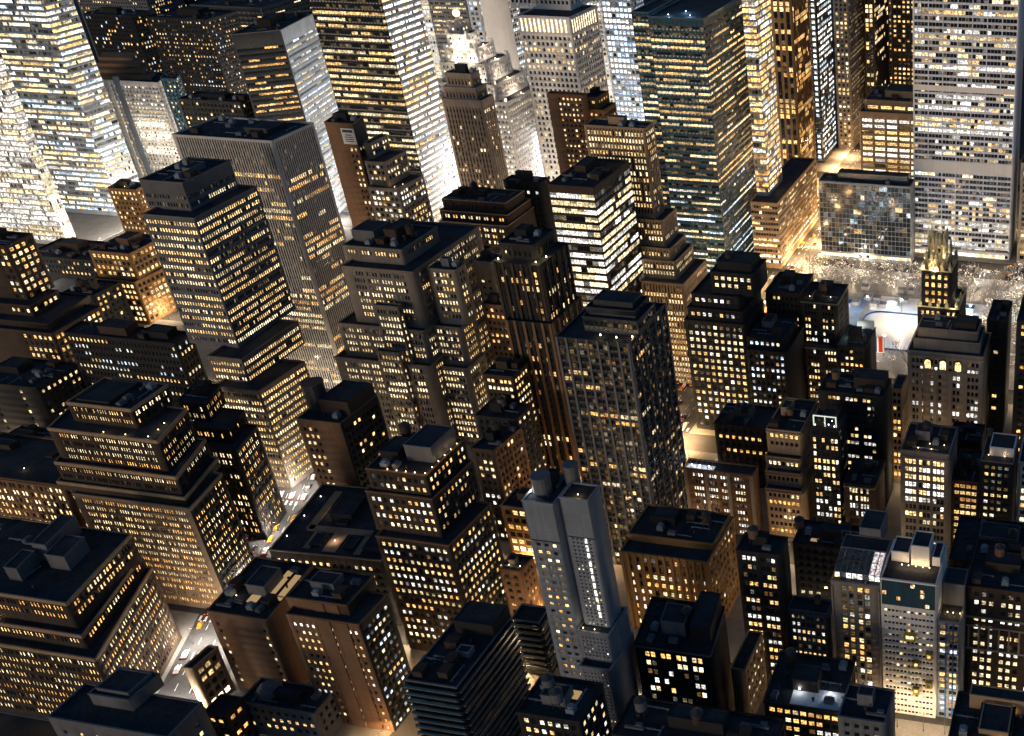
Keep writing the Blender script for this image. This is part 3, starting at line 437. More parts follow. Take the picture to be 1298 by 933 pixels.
BUILDINGS = [  # key, label, category, storey blocks from the top down: (top height m, footprint front left, front right, back right, back left)
    ('grace', 'tall white gridded office slab facing the park', 'building', [(196.0,[(-148.0,721.0),(-79.0,721.0),(-79.0,760.0),(-148.0,760.0)])]),
    ('hbo', 'low dark blue glass office block beside the white gridded slab', 'building', [(57.6,[(-210.9,700.0),(-145.9,700.0),(-145.9,716.2),(-210.9,716.2)])]),
    ('beige', 'beige office block with blank top band behind dark glass block', 'building', [(86.9,[(-201.5,800.0),(-157.9,800.0),(-157.9,840.0),(-201.5,840.0)]),(79.9,[(-204.0,792.0),(-153.9,792.0),(-153.9,840.0),(-204.0,840.0)])]),
    ('dots', 'slim black tower dotted with square white windows', 'tower', [(174.6,[(-276.2,898.0),(-264.4,898.0),(-264.4,943.2),(-276.2,943.2)])]),
    ('orange', 'dark tower with amber vertical stripes beside the avenue', 'tower', [(189.9,[(-270.7,800.0),(-254.3,800.0),(-254.3,841.8),(-270.7,841.8)])]),
    ('boa', 'glittering crystal glass tower on the avenue corner', 'tower', [(207.1,[(-252.5,690.0),(-243.8,690.0),(-243.8,721.3),(-252.5,721.3)]),(48.3,[(-252.5,676.0),(-233.4,676.0),(-233.4,771.0),(-252.5,771.0)])]),
    ('verizon', 'tall blue glass tower with amber office floors and dark crown', 'tower', [(176.8,[(-294.4,640.0),(-259.3,640.0),(-259.3,711.1),(-294.4,711.1)])]),
    ('verizonw', 'narrow glass wing attached to west side of blue tower', 'tower', [(177.8,[(-307.6,646.0),(-296.4,646.0),(-296.4,686.0),(-307.6,686.0)])]),
    ('paleblue', 'slender pale blue tower glowing behind the blue glass tower', 'tower', [(163.9,[(-420.2,830.0),(-393.4,830.0),(-393.4,852.2),(-420.2,852.2)])]),
    ('knick', 'beige stone tower with tall arcade top and dark glass storeys above', 'tower', [(172.8,[(-456.2,760.0),(-407.8,760.0),(-407.8,806.9),(-456.2,806.9)]),(152.6,[(-437.2,735.0),(-396.9,735.0),(-396.9,777.4),(-437.2,777.4)])]),
    ('brownslim', 'narrow brown brick tower with one blank strip', 'tower', [(126.2,[(-369.5,640.0),(-344.7,640.0),(-344.7,645.5),(-369.5,645.5)])]),
    ('ambersmall', 'small amber lit brick tower with stepped top', 'tower', [(122.1,[(-350.8,650.0),(-340.4,650.0),(-340.4,666.3),(-350.8,666.3)]),(115.4,[(-349.4,646.0),(-335.2,646.0),(-335.2,663.7),(-349.4,663.7)])]),
    ('tan', 'stepped tan office tower with dark finned top', 'tower', [(143.6,[(-287.6,530.0),(-253.2,530.0),(-253.2,542.5),(-287.6,542.5)]),(93.8,[(-287.6,526.0),(-247.6,526.0),(-247.6,545.1),(-287.6,545.1)]),(79.1,[(-287.6,522.0),(-243.2,522.0),(-243.2,543.9),(-287.6,543.9)]),(73.1,[(-287.6,519.0),(-239.9,519.0),(-239.9,544.7),(-287.6,544.7)]),(63.1,[(-258.5,512.0),(-233.7,512.0),(-233.7,546.7),(-258.5,546.7)])]),
    ('blackloft', 'black setback loft block on avenue corner with rows of square windows', 'loft building', [(89.8,[(-202.1,476.0),(-179.3,476.0),(-179.3,496.0),(-202.1,496.0)]),(78.3,[(-212.2,473.0),(-186.7,473.0),(-186.7,497.6),(-212.2,497.6)]),(71.7,[(-213.9,470.0),(-184.1,470.0),(-184.1,497.6),(-213.9,497.6)]),(65.6,[(-215.4,468.0),(-183.1,468.0),(-183.1,497.6),(-215.4,497.6)])]),
    ('darkloft', 'dark loft block with pale square windows beside black setback loft', 'loft building', [(60.8,[(-181.7,465.0),(-162.7,465.0),(-162.7,491.0),(-181.7,491.0)]),(55.0,[(-181.1,462.0),(-160.1,462.0),(-160.1,491.0),(-181.1,491.0)])]),
    ('studio', 'old brick studio block overlooking the park with lamp lit roof', 'building', [(68.8,[(-162.1,495.0),(-142.3,495.0),(-142.3,517.8),(-162.1,517.8)]),(44.8,[(-159.5,490.0),(-141.1,490.0),(-141.1,517.8),(-159.5,517.8)])]),
    ('studiow', 'dark brick block with roof garden at the avenue corner of park', 'building', [(71.0,[(-181.5,497.0),(-162.6,497.0),(-162.6,522.0),(-181.5,522.0)])]),
    ('terrace', 'small dark block with white lit roof terrace by the park', 'building', [(51.2,[(-139.5,482.0),(-124.5,482.0),(-124.5,504.9),(-139.5,504.9)])]),
    ('wideblack', 'wide black loft block with few amber windows and long penthouse', 'house', [(62.5,[(-130.6,418.0),(-100.2,418.0),(-100.2,434.5),(-130.6,434.5)])]),
    ('radiator', 'black gothic tower with gilded pinnacle crown', 'tower', [(102.5,[(-96.2,503.0),(-87.3,503.0),(-87.3,512.0),(-96.2,512.0)]),(95.4,[(-97.2,500.0),(-85.5,500.0),(-85.5,515.0),(-97.2,515.0)]),(90.5,[(-98.2,497.0),(-83.0,497.0),(-83.0,518.0),(-98.2,518.0)]),(71.2,[(-99.9,495.0),(-78.7,495.0),(-78.7,520.0),(-99.9,520.0)])]),
    ('club', 'dark stone clubhouse block with three arched lit windows', 'building', [(71.4,[(-95.1,471.0),(-65.4,471.0),(-65.4,486.0),(-95.1,486.0)]),(67.1,[(-96.5,468.0),(-63.7,468.0),(-63.7,487.0),(-96.5,487.0)]),(62.1,[(-98.8,464.0),(-61.1,464.0),(-61.1,490.0),(-98.8,490.0)])]),
    ('clubwing', 'black side wing of the clubhouse block with lit edge', 'building', [(68.0,[(-63.7,492.0),(-53.8,492.0),(-53.8,516.0),(-63.7,516.0)])]),
    ('narrowtan', 'narrow tan house squeezed beside the clubhouse block', 'building', [(53.9,[(-101.5,440.0),(-96.6,440.0),(-96.6,454.0),(-101.5,454.0)])]),
    ('litloft', 'grey brick loft tower with rows of bright three part windows', 'tower', [(55.1,[(-86.2,388.0),(-64.8,388.0),(-64.8,410.5),(-86.2,410.5)])]),
    ('amberinfill', 'low black infill block with glowing amber floors', 'building', [(36.8,[(-64.9,396.0),(-52.2,396.0),(-52.2,421.0),(-64.9,421.0)])]),
    ('courtblock', 'black block with pale lit light court behind amber infill', 'building', [(37.2,[(-71.5,428.0),(-56.6,428.0),(-56.6,443.0),(-71.5,443.0)])]),
    ('penthouse', 'dark brick apartment tower with pale penthouse and lit side edge', 'building', [(55.5,[(-50.8,386.0),(-37.0,386.0),(-37.0,408.6),(-50.8,408.6)])]),
    ('whiteedge', 'white floodlit facade at right edge of frame', 'building', [(43.8,[(-36.5,405.0),(-22.9,405.0),(-22.9,435.0),(-36.5,435.0)])]),
    ('edgeblack', 'black tower at right edge beside the park', 'tower', [(80.4,[(-46.5,470.0),(-31.0,470.0),(-31.0,500.0),(-46.5,500.0)])]),
    ('archloft', 'dark loft block with arched lower storey and white lit top row', 'loft building', [(34.0,[(-112.2,388.0),(-98.2,388.0),(-98.2,408.5),(-112.2,408.5)])]),
    ('roofframe', 'black glass block with glowing roof frame of white lights', 'building', [(59.7,[(-127.3,392.0),(-114.4,392.0),(-114.4,405.7),(-127.3,405.7)])]),
    ('tanloft', 'tan stepped loft block with amber windows', 'loft building', [(50.5,[(-150.8,400.0),(-134.5,400.0),(-134.5,428.0),(-150.8,428.0)]),(38.3,[(-150.8,396.0),(-134.0,396.0),(-134.0,428.0),(-150.8,428.0)]),(32.9,[(-149.9,392.0),(-133.1,392.0),(-133.1,428.0),(-149.9,428.0)]),(26.3,[(-149.1,388.0),(-132.0,388.0),(-132.0,428.0),(-149.1,428.0)])]),
    ('whiterows', 'brown office block with white lit rows and glazed roof lounge', 'building', [(34.6,[(-186.3,385.0),(-153.4,385.0),(-153.4,392.7),(-186.3,392.7)])]),
    ('blackmid', 'black loft block with stepped roof behind brown office block', 'loft building', [(35.6,[(-185.3,422.0),(-153.6,422.0),(-153.6,441.1),(-185.3,441.1)])]),
    ('amberdark', 'dark block with amber and white windows left of the grey low house', 'house', [(63.4,[(-128.6,300.0),(-112.1,300.0),(-112.1,310.6),(-128.6,310.6)])]),
    ('greyhouse', 'small grey stone house with bracketed cornice', 'house', [(34.3,[(-112.2,304.0),(-96.4,304.0),(-96.4,312.0),(-112.2,312.0)])]),
    ('signframe', 'wide black loft block with steel sign frame on roof', 'loft building', [(40.2,[(-119.4,336.0),(-87.1,336.0),(-87.1,351.3),(-119.4,351.3)])]),
    ('glasshotel', 'glass and concrete hotel with greenhouse roof', 'hotel', [(60.8,[(-91.0,293.0),(-73.1,293.0),(-73.1,315.0),(-91.0,315.0)])]),
    ('whitehotel', 'white hotel tower with yellow framed boxes on facade', 'hotel', [(64.9,[(-72.8,293.0),(-52.8,293.0),(-52.8,315.0),(-72.8,315.0)])]),
    ('bluehotel', 'slim hotel with blue glass strip and blank penthouse', 'hotel', [(47.7,[(-52.6,294.0),(-44.3,294.0),(-44.3,314.0),(-52.6,314.0)])]),
    ('carved', 'dark office block with four pane windows above carved stone base', 'building', [(53.5,[(-44.4,308.0),(-11.4,308.0),(-11.4,336.0),(-44.4,336.0)])]),
    ('longblack', 'long black loft roof behind carved stone block', 'loft building', [(40.2,[(-55.9,338.0),(-13.3,338.0),(-13.3,366.0),(-55.9,366.0)])]),
    ('cornercourt', 'dark low block with courtyard lit recess at lower right corner', 'building', [(50.0,[(-39.2,232.0),(-2.1,232.0),(-2.1,260.0),(-39.2,260.0)])]),
    ('whiteyard', 'dark brick low block with white lit roof yard', 'building', [(42.9,[(-103.1,250.0),(-76.3,250.0),(-77.8,273.8),(-104.6,273.8)])]),
    ('greyedge', 'small grey house with flat black roof at lower edge', 'house', [(56.8,[(-73.4,236.0),(-58.3,236.0),(-58.3,250.0),(-73.4,250.0)])]),
    ('pairblock', 'black office block with white and amber paired windows', 'building', [(46.5,[(-154.7,264.0),(-126.8,264.0),(-130.3,287.8),(-158.2,287.8)])]),
    ('alley', 'narrow tan warehouse lit along the side alley', 'building', [(28.4,[(-125.3,276.0),(-119.9,276.0),(-119.9,296.0),(-125.3,296.0)])]),
    ('edgeroof', 'flat black roof block along lower edge of frame', 'building', [(49.5,[(-143.4,222.0),(-91.7,222.0),(-91.7,238.0),(-143.4,238.0)])]),
    ('piers', 'amber lit brick loft with tall vertical piers', 'loft building', [(42.5,[(-185.4,326.0),(-149.2,326.0),(-149.2,346.0),(-185.4,346.0)]),(39.8,[(-185.6,318.0),(-148.8,318.0),(-148.8,348.0),(-185.6,348.0)])]),
    ('slate', 'slate grey metal clad tower with blank upper panels', 'tower', [(110.9,[(-179.9,255.0),(-169.2,255.0),(-169.2,271.0),(-179.9,271.0)])]),
    ('slatew', 'slate grey hotel wing with column of white stair windows', 'hotel', [(112.5,[(-167.8,257.0),(-158.1,257.0),(-158.1,265.4),(-167.8,265.4)]),(59.9,[(-168.7,253.0),(-157.0,253.0),(-157.0,267.0),(-168.7,267.0)]),(47.7,[(-167.9,249.0),(-156.7,249.0),(-156.7,268.0),(-167.9,268.0)])]),
    ('ribs', 'black glass apartment tower with vertical grey ribs and lit crown', 'building', [(122.6,[(-210.3,366.0),(-189.0,366.0),(-189.0,380.0),(-210.3,380.0)]),(120.3,[(-210.1,362.0),(-186.5,362.0),(-186.5,379.0),(-210.1,379.0)]),(114.4,[(-218.6,354.0),(-187.4,354.0),(-187.4,390.5),(-218.6,390.5)])]),
    ('pierstower', 'slender black brick tower with brown piers and lamplit crown', 'tower', [(121.2,[(-281.0,423.0),(-263.7,423.0),(-263.7,442.6),(-281.0,442.6)]),(114.1,[(-281.8,417.0),(-258.8,417.0),(-258.8,443.8),(-281.8,443.8)]),(86.1,[(-279.6,414.0),(-256.5,414.0),(-256.5,443.8),(-279.6,443.8)])]),
    ('ribbon', 'glass office tower with white ribbon floors and black roof', 'tower', [(129.2,[(-284.0,478.0),(-259.5,478.0),(-259.5,519.8),(-284.0,519.8)])]),
    ('pairedamber', 'stone loft block with paired amber windows and stepped top', 'loft building', [(80.1,[(-408.0,566.0),(-365.9,566.0),(-365.9,588.0),(-408.0,588.0)]),(74.2,[(-408.5,562.0),(-363.8,562.0),(-363.8,590.0),(-408.5,590.0)]),(68.8,[(-407.3,558.0),(-362.7,558.0),(-362.7,590.0),(-407.3,590.0)])]),
    ('darkslab', 'dark brick slab with rooftop plant behind paired amber block', 'building', [(84.0,[(-381.8,593.0),(-356.4,593.0),(-356.4,603.1),(-381.8,603.1)])]),
    ('paleslot', 'pale stone tower with slotted top between two dark towers', 'tower', [(87.4,[(-328.8,470.0),(-319.1,470.0),(-319.1,481.0),(-328.8,481.0)])]),
    ('brownlow', 'brown lit block below the pale slotted tower', 'tower', [(72.6,[(-317.1,452.0),(-304.0,452.0),(-304.0,461.4),(-317.1,461.4)])]),
    ('zigzag', 'huge stepped limestone block with many dim office rows', 'building', [(104.9,[(-377.9,440.0),(-345.6,440.0),(-345.6,470.5),(-377.9,470.5)]),(97.5,[(-374.8,432.0),(-336.3,432.0),(-336.3,492.0),(-374.8,492.0)]),(67.4,[(-382.9,428.0),(-335.3,428.0),(-335.3,492.0),(-382.9,492.0)]),(49.7,[(-387.0,424.0),(-333.7,424.0),(-333.7,492.0),(-387.0,492.0)])]),
    ('zigwing', 'right hand wing of stepped limestone block with pale corner piers', 'building', [(96.3,[(-334.1,440.0),(-318.8,440.0),(-318.8,449.2),(-334.1,449.2)]),(66.6,[(-336.7,436.0),(-320.3,436.0),(-320.3,449.2),(-336.7,449.2)]),(45.4,[(-335.8,432.0),(-319.2,432.0),(-319.2,449.2),(-335.8,449.2)])]),
    ('fins', 'tall charcoal tower of fine pale fins with flat black roof', 'tower', [(145.8,[(-483.6,468.0),(-425.6,468.0),(-425.6,499.8),(-483.6,499.8)])]),
    ('bands', 'broad stepped office tower banded with amber ribbon windows', 'tower', [(146.4,[(-444.8,405.0),(-422.0,405.0),(-423.6,436.9),(-446.4,436.9)]),(133.5,[(-440.1,396.0),(-412.9,396.0),(-414.9,438.3),(-442.1,438.3)]),(67.7,[(-421.2,385.0),(-402.5,385.0),(-403.3,425.6),(-422.0,425.6)]),(55.7,[(-416.2,378.0),(-391.7,378.0),(-390.0,407.8),(-414.5,407.8)])]),
    ('signslab', 'brown brick hotel slab with painted sign panel', 'hotel', [(125.6,[(-469.8,560.0),(-451.1,560.0),(-455.0,575.3),(-473.7,575.3)])]),
    ('signwing', 'white stepped apartment wing beside painted sign slab', 'building', [(112.0,[(-452.9,566.0),(-448.2,566.0),(-448.2,584.0),(-452.9,584.0)]),(103.0,[(-449.7,560.0),(-436.6,560.0),(-436.6,582.0),(-449.7,582.0)]),(88.7,[(-448.1,555.0),(-427.7,555.0),(-427.7,581.0),(-448.1,581.0)])]),
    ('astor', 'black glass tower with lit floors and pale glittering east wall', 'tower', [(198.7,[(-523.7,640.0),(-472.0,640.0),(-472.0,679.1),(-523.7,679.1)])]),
    ('angled', 'dark glass tower with amber floors and pale angled side', 'tower', [(142.9,[(-626.5,680.3),(-602.0,700.0),(-620.2,767.3),(-644.7,747.6)])]),
    ('gothic', 'gothic brick tower with crown behind stone lofts', 'tower', [(133.0,[(-445.8,650.0),(-426.7,650.0),(-426.7,659.6),(-445.8,659.6)]),(124.7,[(-447.1,647.0),(-423.4,647.0),(-423.4,659.6),(-447.1,659.6)]),(117.5,[(-447.5,644.0),(-419.3,644.0),(-419.3,658.7),(-447.5,658.7)])]),
    ('globe', 'floodlit white stepped tower topped by a glowing globe', 'tower', [(142.0,[(-497.4,742.0),(-487.3,742.0),(-487.3,752.0),(-497.4,752.0)]),(136.4,[(-498.2,738.0),(-481.2,738.0),(-481.2,754.0),(-498.2,754.0)]),(127.5,[(-499.7,734.0),(-473.3,734.0),(-473.3,758.0),(-499.7,758.0)]),(118.1,[(-501.4,728.0),(-464.4,728.0),(-464.4,762.0),(-501.4,762.0)]),(105.2,[(-503.9,722.0),(-456.2,722.0),(-456.2,766.0),(-503.9,766.0)]),(94.1,[(-505.3,718.0),(-447.5,718.0),(-447.5,772.0),(-505.3,772.0)])]),
    ('greyband', 'grey banded tower behind the floodlit white tower', 'tower', [(152.0,[(-618.3,900.0),(-581.7,900.0),(-581.7,940.0),(-618.3,940.0)])]),
    ('bluesq', 'narrow tower with blue square windows behind floodlit tower', 'tower', [(156.1,[(-567.9,880.0),(-557.1,880.0),(-557.1,910.0),(-567.9,910.0)])]),
    ('blankpale', 'blank pale tower glowing beside the beige stone tower', 'tower', [(168.1,[(-517.6,820.0),(-493.5,820.0),(-493.5,835.6),(-517.6,835.6)])]),
    ('blaze', 'broad pale glass tower ablaze with light at upper left', 'tower', [(183.9,[(-828.0,672.0),(-765.1,672.0),(-765.1,696.9),(-828.0,696.9)])]),
    ('leftwhite', 'white glowing facade at left edge under the pale glass tower', 'tower', [(183.8,[(-851.6,615.0),(-757.7,615.0),(-757.7,623.0),(-851.6,623.0)])]),
    ('curvedhotel', 'hotel with white vertical piers and curved brown roof', 'hotel', [(88.2,[(-816.2,735.0),(-756.2,735.0),(-770.5,763.9),(-830.5,763.9)])]),
    ('slimslab', 'slim pale slab with lit edge beside the curved roof hotel', 'hotel', [(94.3,[(-745.3,728.0),(-731.9,728.0),(-739.1,740.9),(-752.5,740.9)])]),
    ('speckled', 'dark office tower speckled with small lights behind curved hotel', 'hotel', [(115.6,[(-842.9,830.0),(-783.2,830.0),(-783.2,865.3),(-842.9,865.3)])]),
    ('backroof', 'dark roofs and low tower behind the curved roof hotel', 'hotel', [(108.5,[(-939.0,860.0),(-889.6,860.0),(-889.6,882.3),(-939.0,882.3)])]),
    ('topdark', 'long unlit dark building along the top edge', 'building', [(88.1,[(-958.6,1000.0),(-876.4,1000.0),(-876.4,1086.7),(-958.6,1086.7)])]),
    ('lowdark', 'dark low blocks between speckled tower and black roof', 'tower', [(91.3,[(-697.4,690.0),(-644.3,690.0),(-644.3,710.5),(-697.4,710.5)])]),
    ('leftbrown', 'stepped brown tower at left edge with lit corner windows', 'tower', [(90.8,[(-598.4,434.0),(-575.7,434.0),(-576.6,451.3),(-599.3,451.3)]),(59.9,[(-606.4,427.0),(-567.4,427.0),(-569.7,446.4),(-608.8,446.4)]),(54.1,[(-601.6,420.0),(-552.1,420.0),(-560.0,454.5),(-609.6,454.5)]),(51.1,[(-598.7,416.0),(-546.4,416.0),(-548.7,448.8),(-601.0,448.8)])]),
    ('amberbands', 'amber brick block with cornice bands and roof plant', 'building', [(46.5,[(-629.9,522.0),(-600.9,522.0),(-601.4,551.3),(-630.4,551.3)]),(29.1,[(-631.3,518.0),(-600.4,518.0),(-599.1,543.7),(-630.0,543.7)])]),
    ('smallbrown', 'small brown block behind the amber brick block', 'building', [(50.7,[(-698.7,610.0),(-675.7,610.0),(-679.5,623.8),(-702.4,623.8)])]),
    ('tankblock', 'dark block carrying two water tanks behind the stepped brown tower', 'tower', [(30.7,[(-628.4,494.0),(-606.1,494.0),(-606.1,514.0),(-628.4,514.0)])]),
    ('widewings', 'wide black roofed loft with two wings of small windows', 'loft building', [(64.3,[(-515.6,398.0),(-451.3,398.0),(-453.1,410.4),(-517.5,410.4)])]),
    ('terraces', 'massive stepped office block with glowing terraces', 'building', [(89.8,[(-411.1,307.0),(-381.0,307.0),(-382.3,327.0),(-412.4,327.0)]),(81.2,[(-416.9,300.0),(-366.1,300.0),(-373.3,323.4),(-424.1,323.4)]),(66.7,[(-417.2,297.0),(-360.5,297.0),(-369.6,323.2),(-426.3,323.2)]),(58.0,[(-418.5,295.5),(-358.5,295.5),(-366.6,323.0),(-426.6,323.0)]),(54.4,[(-410.6,293.5),(-356.0,293.5),(-361.4,317.6),(-416.0,317.6)])]),
    ('terrwing', 'tall dark rear wing of the massive stepped block', 'building', [(63.8,[(-409.5,352.0),(-396.1,352.0),(-401.2,368.1),(-414.5,368.1)]),(55.0,[(-401.5,346.0),(-382.6,346.0),(-387.5,362.7),(-406.3,362.7)]),(49.0,[(-394.5,340.0),(-375.4,340.0),(-380.8,360.0),(-399.9,360.0)])]),
    ('leftloft', 'low brown loft with paired windows left of the stepped block', 'loft building', [(46.9,[(-506.6,316.0),(-444.3,316.0),(-444.3,332.0),(-506.6,332.0)]),(49.2,[(-494.6,303.0),(-427.0,303.0),(-427.0,333.0),(-494.6,333.0)])]),
    ('sheds', 'dark stucco sheds and roof decks at left edge', 'building', [(25.2,[(-528.7,345.0),(-500.7,345.0),(-500.7,370.0),(-528.7,370.0)])]),
    ('stair', 'black apartment block with single column of lit stair windows', 'building', [(42.9,[(-560.8,378.0),(-520.8,378.0),(-520.8,403.0),(-560.8,403.0)])]),
    ('chamfer', 'broad dark stone office block with chamfered corner and roof houses', 'house', [(55.0,[(-424.6,236.0),(-355.7,236.0),(-365.0,274.5),(-433.9,274.5)]),(43.2,[(-434.5,233.0),(-351.4,233.0),(-366.9,276.7),(-450.0,276.7)]),(36.9,[(-440.4,229.0),(-344.7,229.0),(-364.7,276.2),(-460.3,276.2)])]),
    ('shop', 'low shop house at the street corner below the stepped block', 'house', [(21.7,[(-327.9,244.0),(-323.9,244.0),(-323.2,255.9),(-327.2,255.9)])]),
    ('bluecap', 'dark stepped block with pitched blue black roof at lower left', 'building', [(45.6,[(-323.4,208.0),(-307.9,208.0),(-307.3,220.4),(-322.8,220.4)]),(41.2,[(-333.2,200.0),(-287.7,200.0),(-288.1,215.4),(-333.6,215.4)])]),
    ('smallhouse', 'small brown house beside the blue black roofed block', 'house', [(19.3,[(-306.7,228.0),(-297.7,228.0),(-297.7,237.0),(-306.7,237.0)])]),
    ('blankbrick', 'brown brick apartment block with blank wall and cluttered roof', 'building', [(39.7,[(-321.7,256.2),(-296.2,256.0),(-300.6,287.2),(-326.0,287.4)])]),
    ('striptower', 'tall brown brick wing with two blank strips', 'building', [(57.0,[(-279.7,252.0),(-255.3,252.0),(-256.3,268.6),(-280.6,268.6)]),(52.9,[(-278.0,248.0),(-249.1,248.0),(-249.1,264.3),(-277.9,264.3)])]),
    ('triangle', 'low dark theatre roof with tan walkways', 'building', [(34.4,[(-329.8,297.6),(-280.8,300.0),(-289.7,345.3),(-338.7,342.9)])]),
    ('tankhouse', 'brown brick house with roof tank and blank wall', 'house', [(61.5,[(-350.0,352.0),(-328.7,352.0),(-328.0,377.5),(-349.4,377.5)])]),
    ('lampterrace', 'dark brown setback loft with lamplit roof terrace', 'loft building', [(84.2,[(-270.5,295.0),(-245.4,295.0),(-245.1,320.6),(-270.1,320.6)]),(75.1,[(-271.7,293.0),(-243.8,293.0),(-242.9,319.7),(-270.7,319.7)]),(57.5,[(-269.1,288.5),(-238.4,288.5),(-237.0,316.1),(-267.7,316.1)])]),
    ('ribbed', 'brown office house with ribbed side wall in the middle', 'house', [(50.6,[(-273.2,360.0),(-262.6,360.0),(-260.0,380.1),(-270.6,380.1)])]),
    ('amberlow', 'amber floodlit low house with roof plants', 'house', [(30.4,[(-256.6,348.0),(-243.9,348.0),(-243.9,362.0),(-256.6,362.0)])]),
    ('tanside', 'low dark house with tan side wall before slate tower', 'house', [(27.3,[(-237.6,312.0),(-227.8,312.0),(-227.7,322.2),(-237.5,322.2)])]),
    ('balcony', 'black apartment tower with stacked balconies', 'building', [(47.6,[(-222.3,232.0),(-203.2,232.0),(-202.9,266.9),(-222.0,266.9)])]),
    ('balconyw', 'rear balcony wing of black apartment tower', 'building', [(28.0,[(-216.9,285.0),(-205.4,285.0),(-205.8,293.9),(-217.3,293.9)])]),
    ('roundtanks', 'small dark roof with round tanks at lower edge', 'building', [(62.3,[(-168.8,214.0),(-148.0,214.0),(-148.0,230.0),(-168.8,230.0)])]),
    ('clutter', 'cluttered low roof with round dome beside the lower edge', 'building', [(15.5,[(-301.8,238.0),(-270.7,238.0),(-270.7,250.0),(-301.8,250.0)])]),
    ('greydots', 'grey tower with small amber windows beside black dotted tower', 'tower', [(156.1,[(-262.3,940.0),(-248.6,940.0),(-248.6,995.4),(-262.3,995.4)])]),
    ('tanlines', 'dark tower with tan gridded east wall', 'tower', [(151.6,[(-243.2,970.0),(-233.5,970.0),(-233.5,1025.6),(-243.2,1025.6)])]),
    ('blackdots', 'black block with rows of amber dots behind white gridded slab', 'building', [(145.9,[(-226.4,1010.0),(-204.9,1010.0),(-204.9,1050.0),(-226.4,1050.0)])]),
    ('rightstone', 'tan stone office block to the right of white gridded slab', 'building', [(74.0,[(-73.0,716.0),(-30.0,716.0),(-30.0,760.0),(-73.0,760.0)])]),
    ('rightstripe', 'dark striped tower behind the tan stone office block', 'tower', [(170.0,[(-72.0,790.0),(-25.0,790.0),(-25.0,830.0),(-72.0,830.0)])]),
    ('gapdark', 'dark roofs in the gap beside pale slotted tower', 'tower', [(75.1,[(-362.6,500.0),(-347.4,500.0),(-347.4,515.0),(-362.6,515.0)])]),
    ('gaplow', 'low dark block with amber rows between limestone and brown piers', 'building', [(65.3,[(-286.4,398.0),(-271.3,398.0),(-271.3,412.0),(-286.4,412.0)])]),
    ('gapvent', 'low roof with drum and vents above the ribbed house', 'house', [(51.5,[(-285.2,384.0),(-264.7,384.0),(-264.7,398.0),(-285.2,398.0)])]),
    ('farwhite', 'pale far tower shining beyond the east wall of the black glass tower', 'tower', [(132.5,[(-708.1,1000.0),(-671.3,1000.0),(-671.3,1040.0),(-708.1,1040.0)])]),
    ('farmid', 'pale far tower shining between beige stone tower and slender blue tower', 'tower', [(138.2,[(-521.8,1000.0),(-495.8,1000.0),(-495.8,1030.0),(-521.8,1030.0)])]),
    ('farleft', 'dark far block at the top behind the speckled tower', 'tower', [(91.9,[(-1133.7,1120.0),(-1051.4,1120.0),(-1051.4,1170.0),(-1133.7,1170.0)])]),
    ('farcorner', 'dark far block at the upper left corner beyond the pale glass tower', 'tower', [(101.7,[(-1158.8,1060.0),(-1069.1,1060.0),(-1069.1,1110.0),(-1158.8,1110.0)])]),
    ('farright', 'brown far block closing the avenue at the top right', 'building', [(115.1,[(-302.7,1100.0),(-242.9,1100.0),(-242.9,1150.0),(-302.7,1150.0)])]),
    ('lowfill', 'low dark roofs in front of the white glowing facade', 'building', [(15.7,[(-738.1,566.0),(-675.2,566.0),(-675.2,596.0),(-738.1,596.0)])]),
]
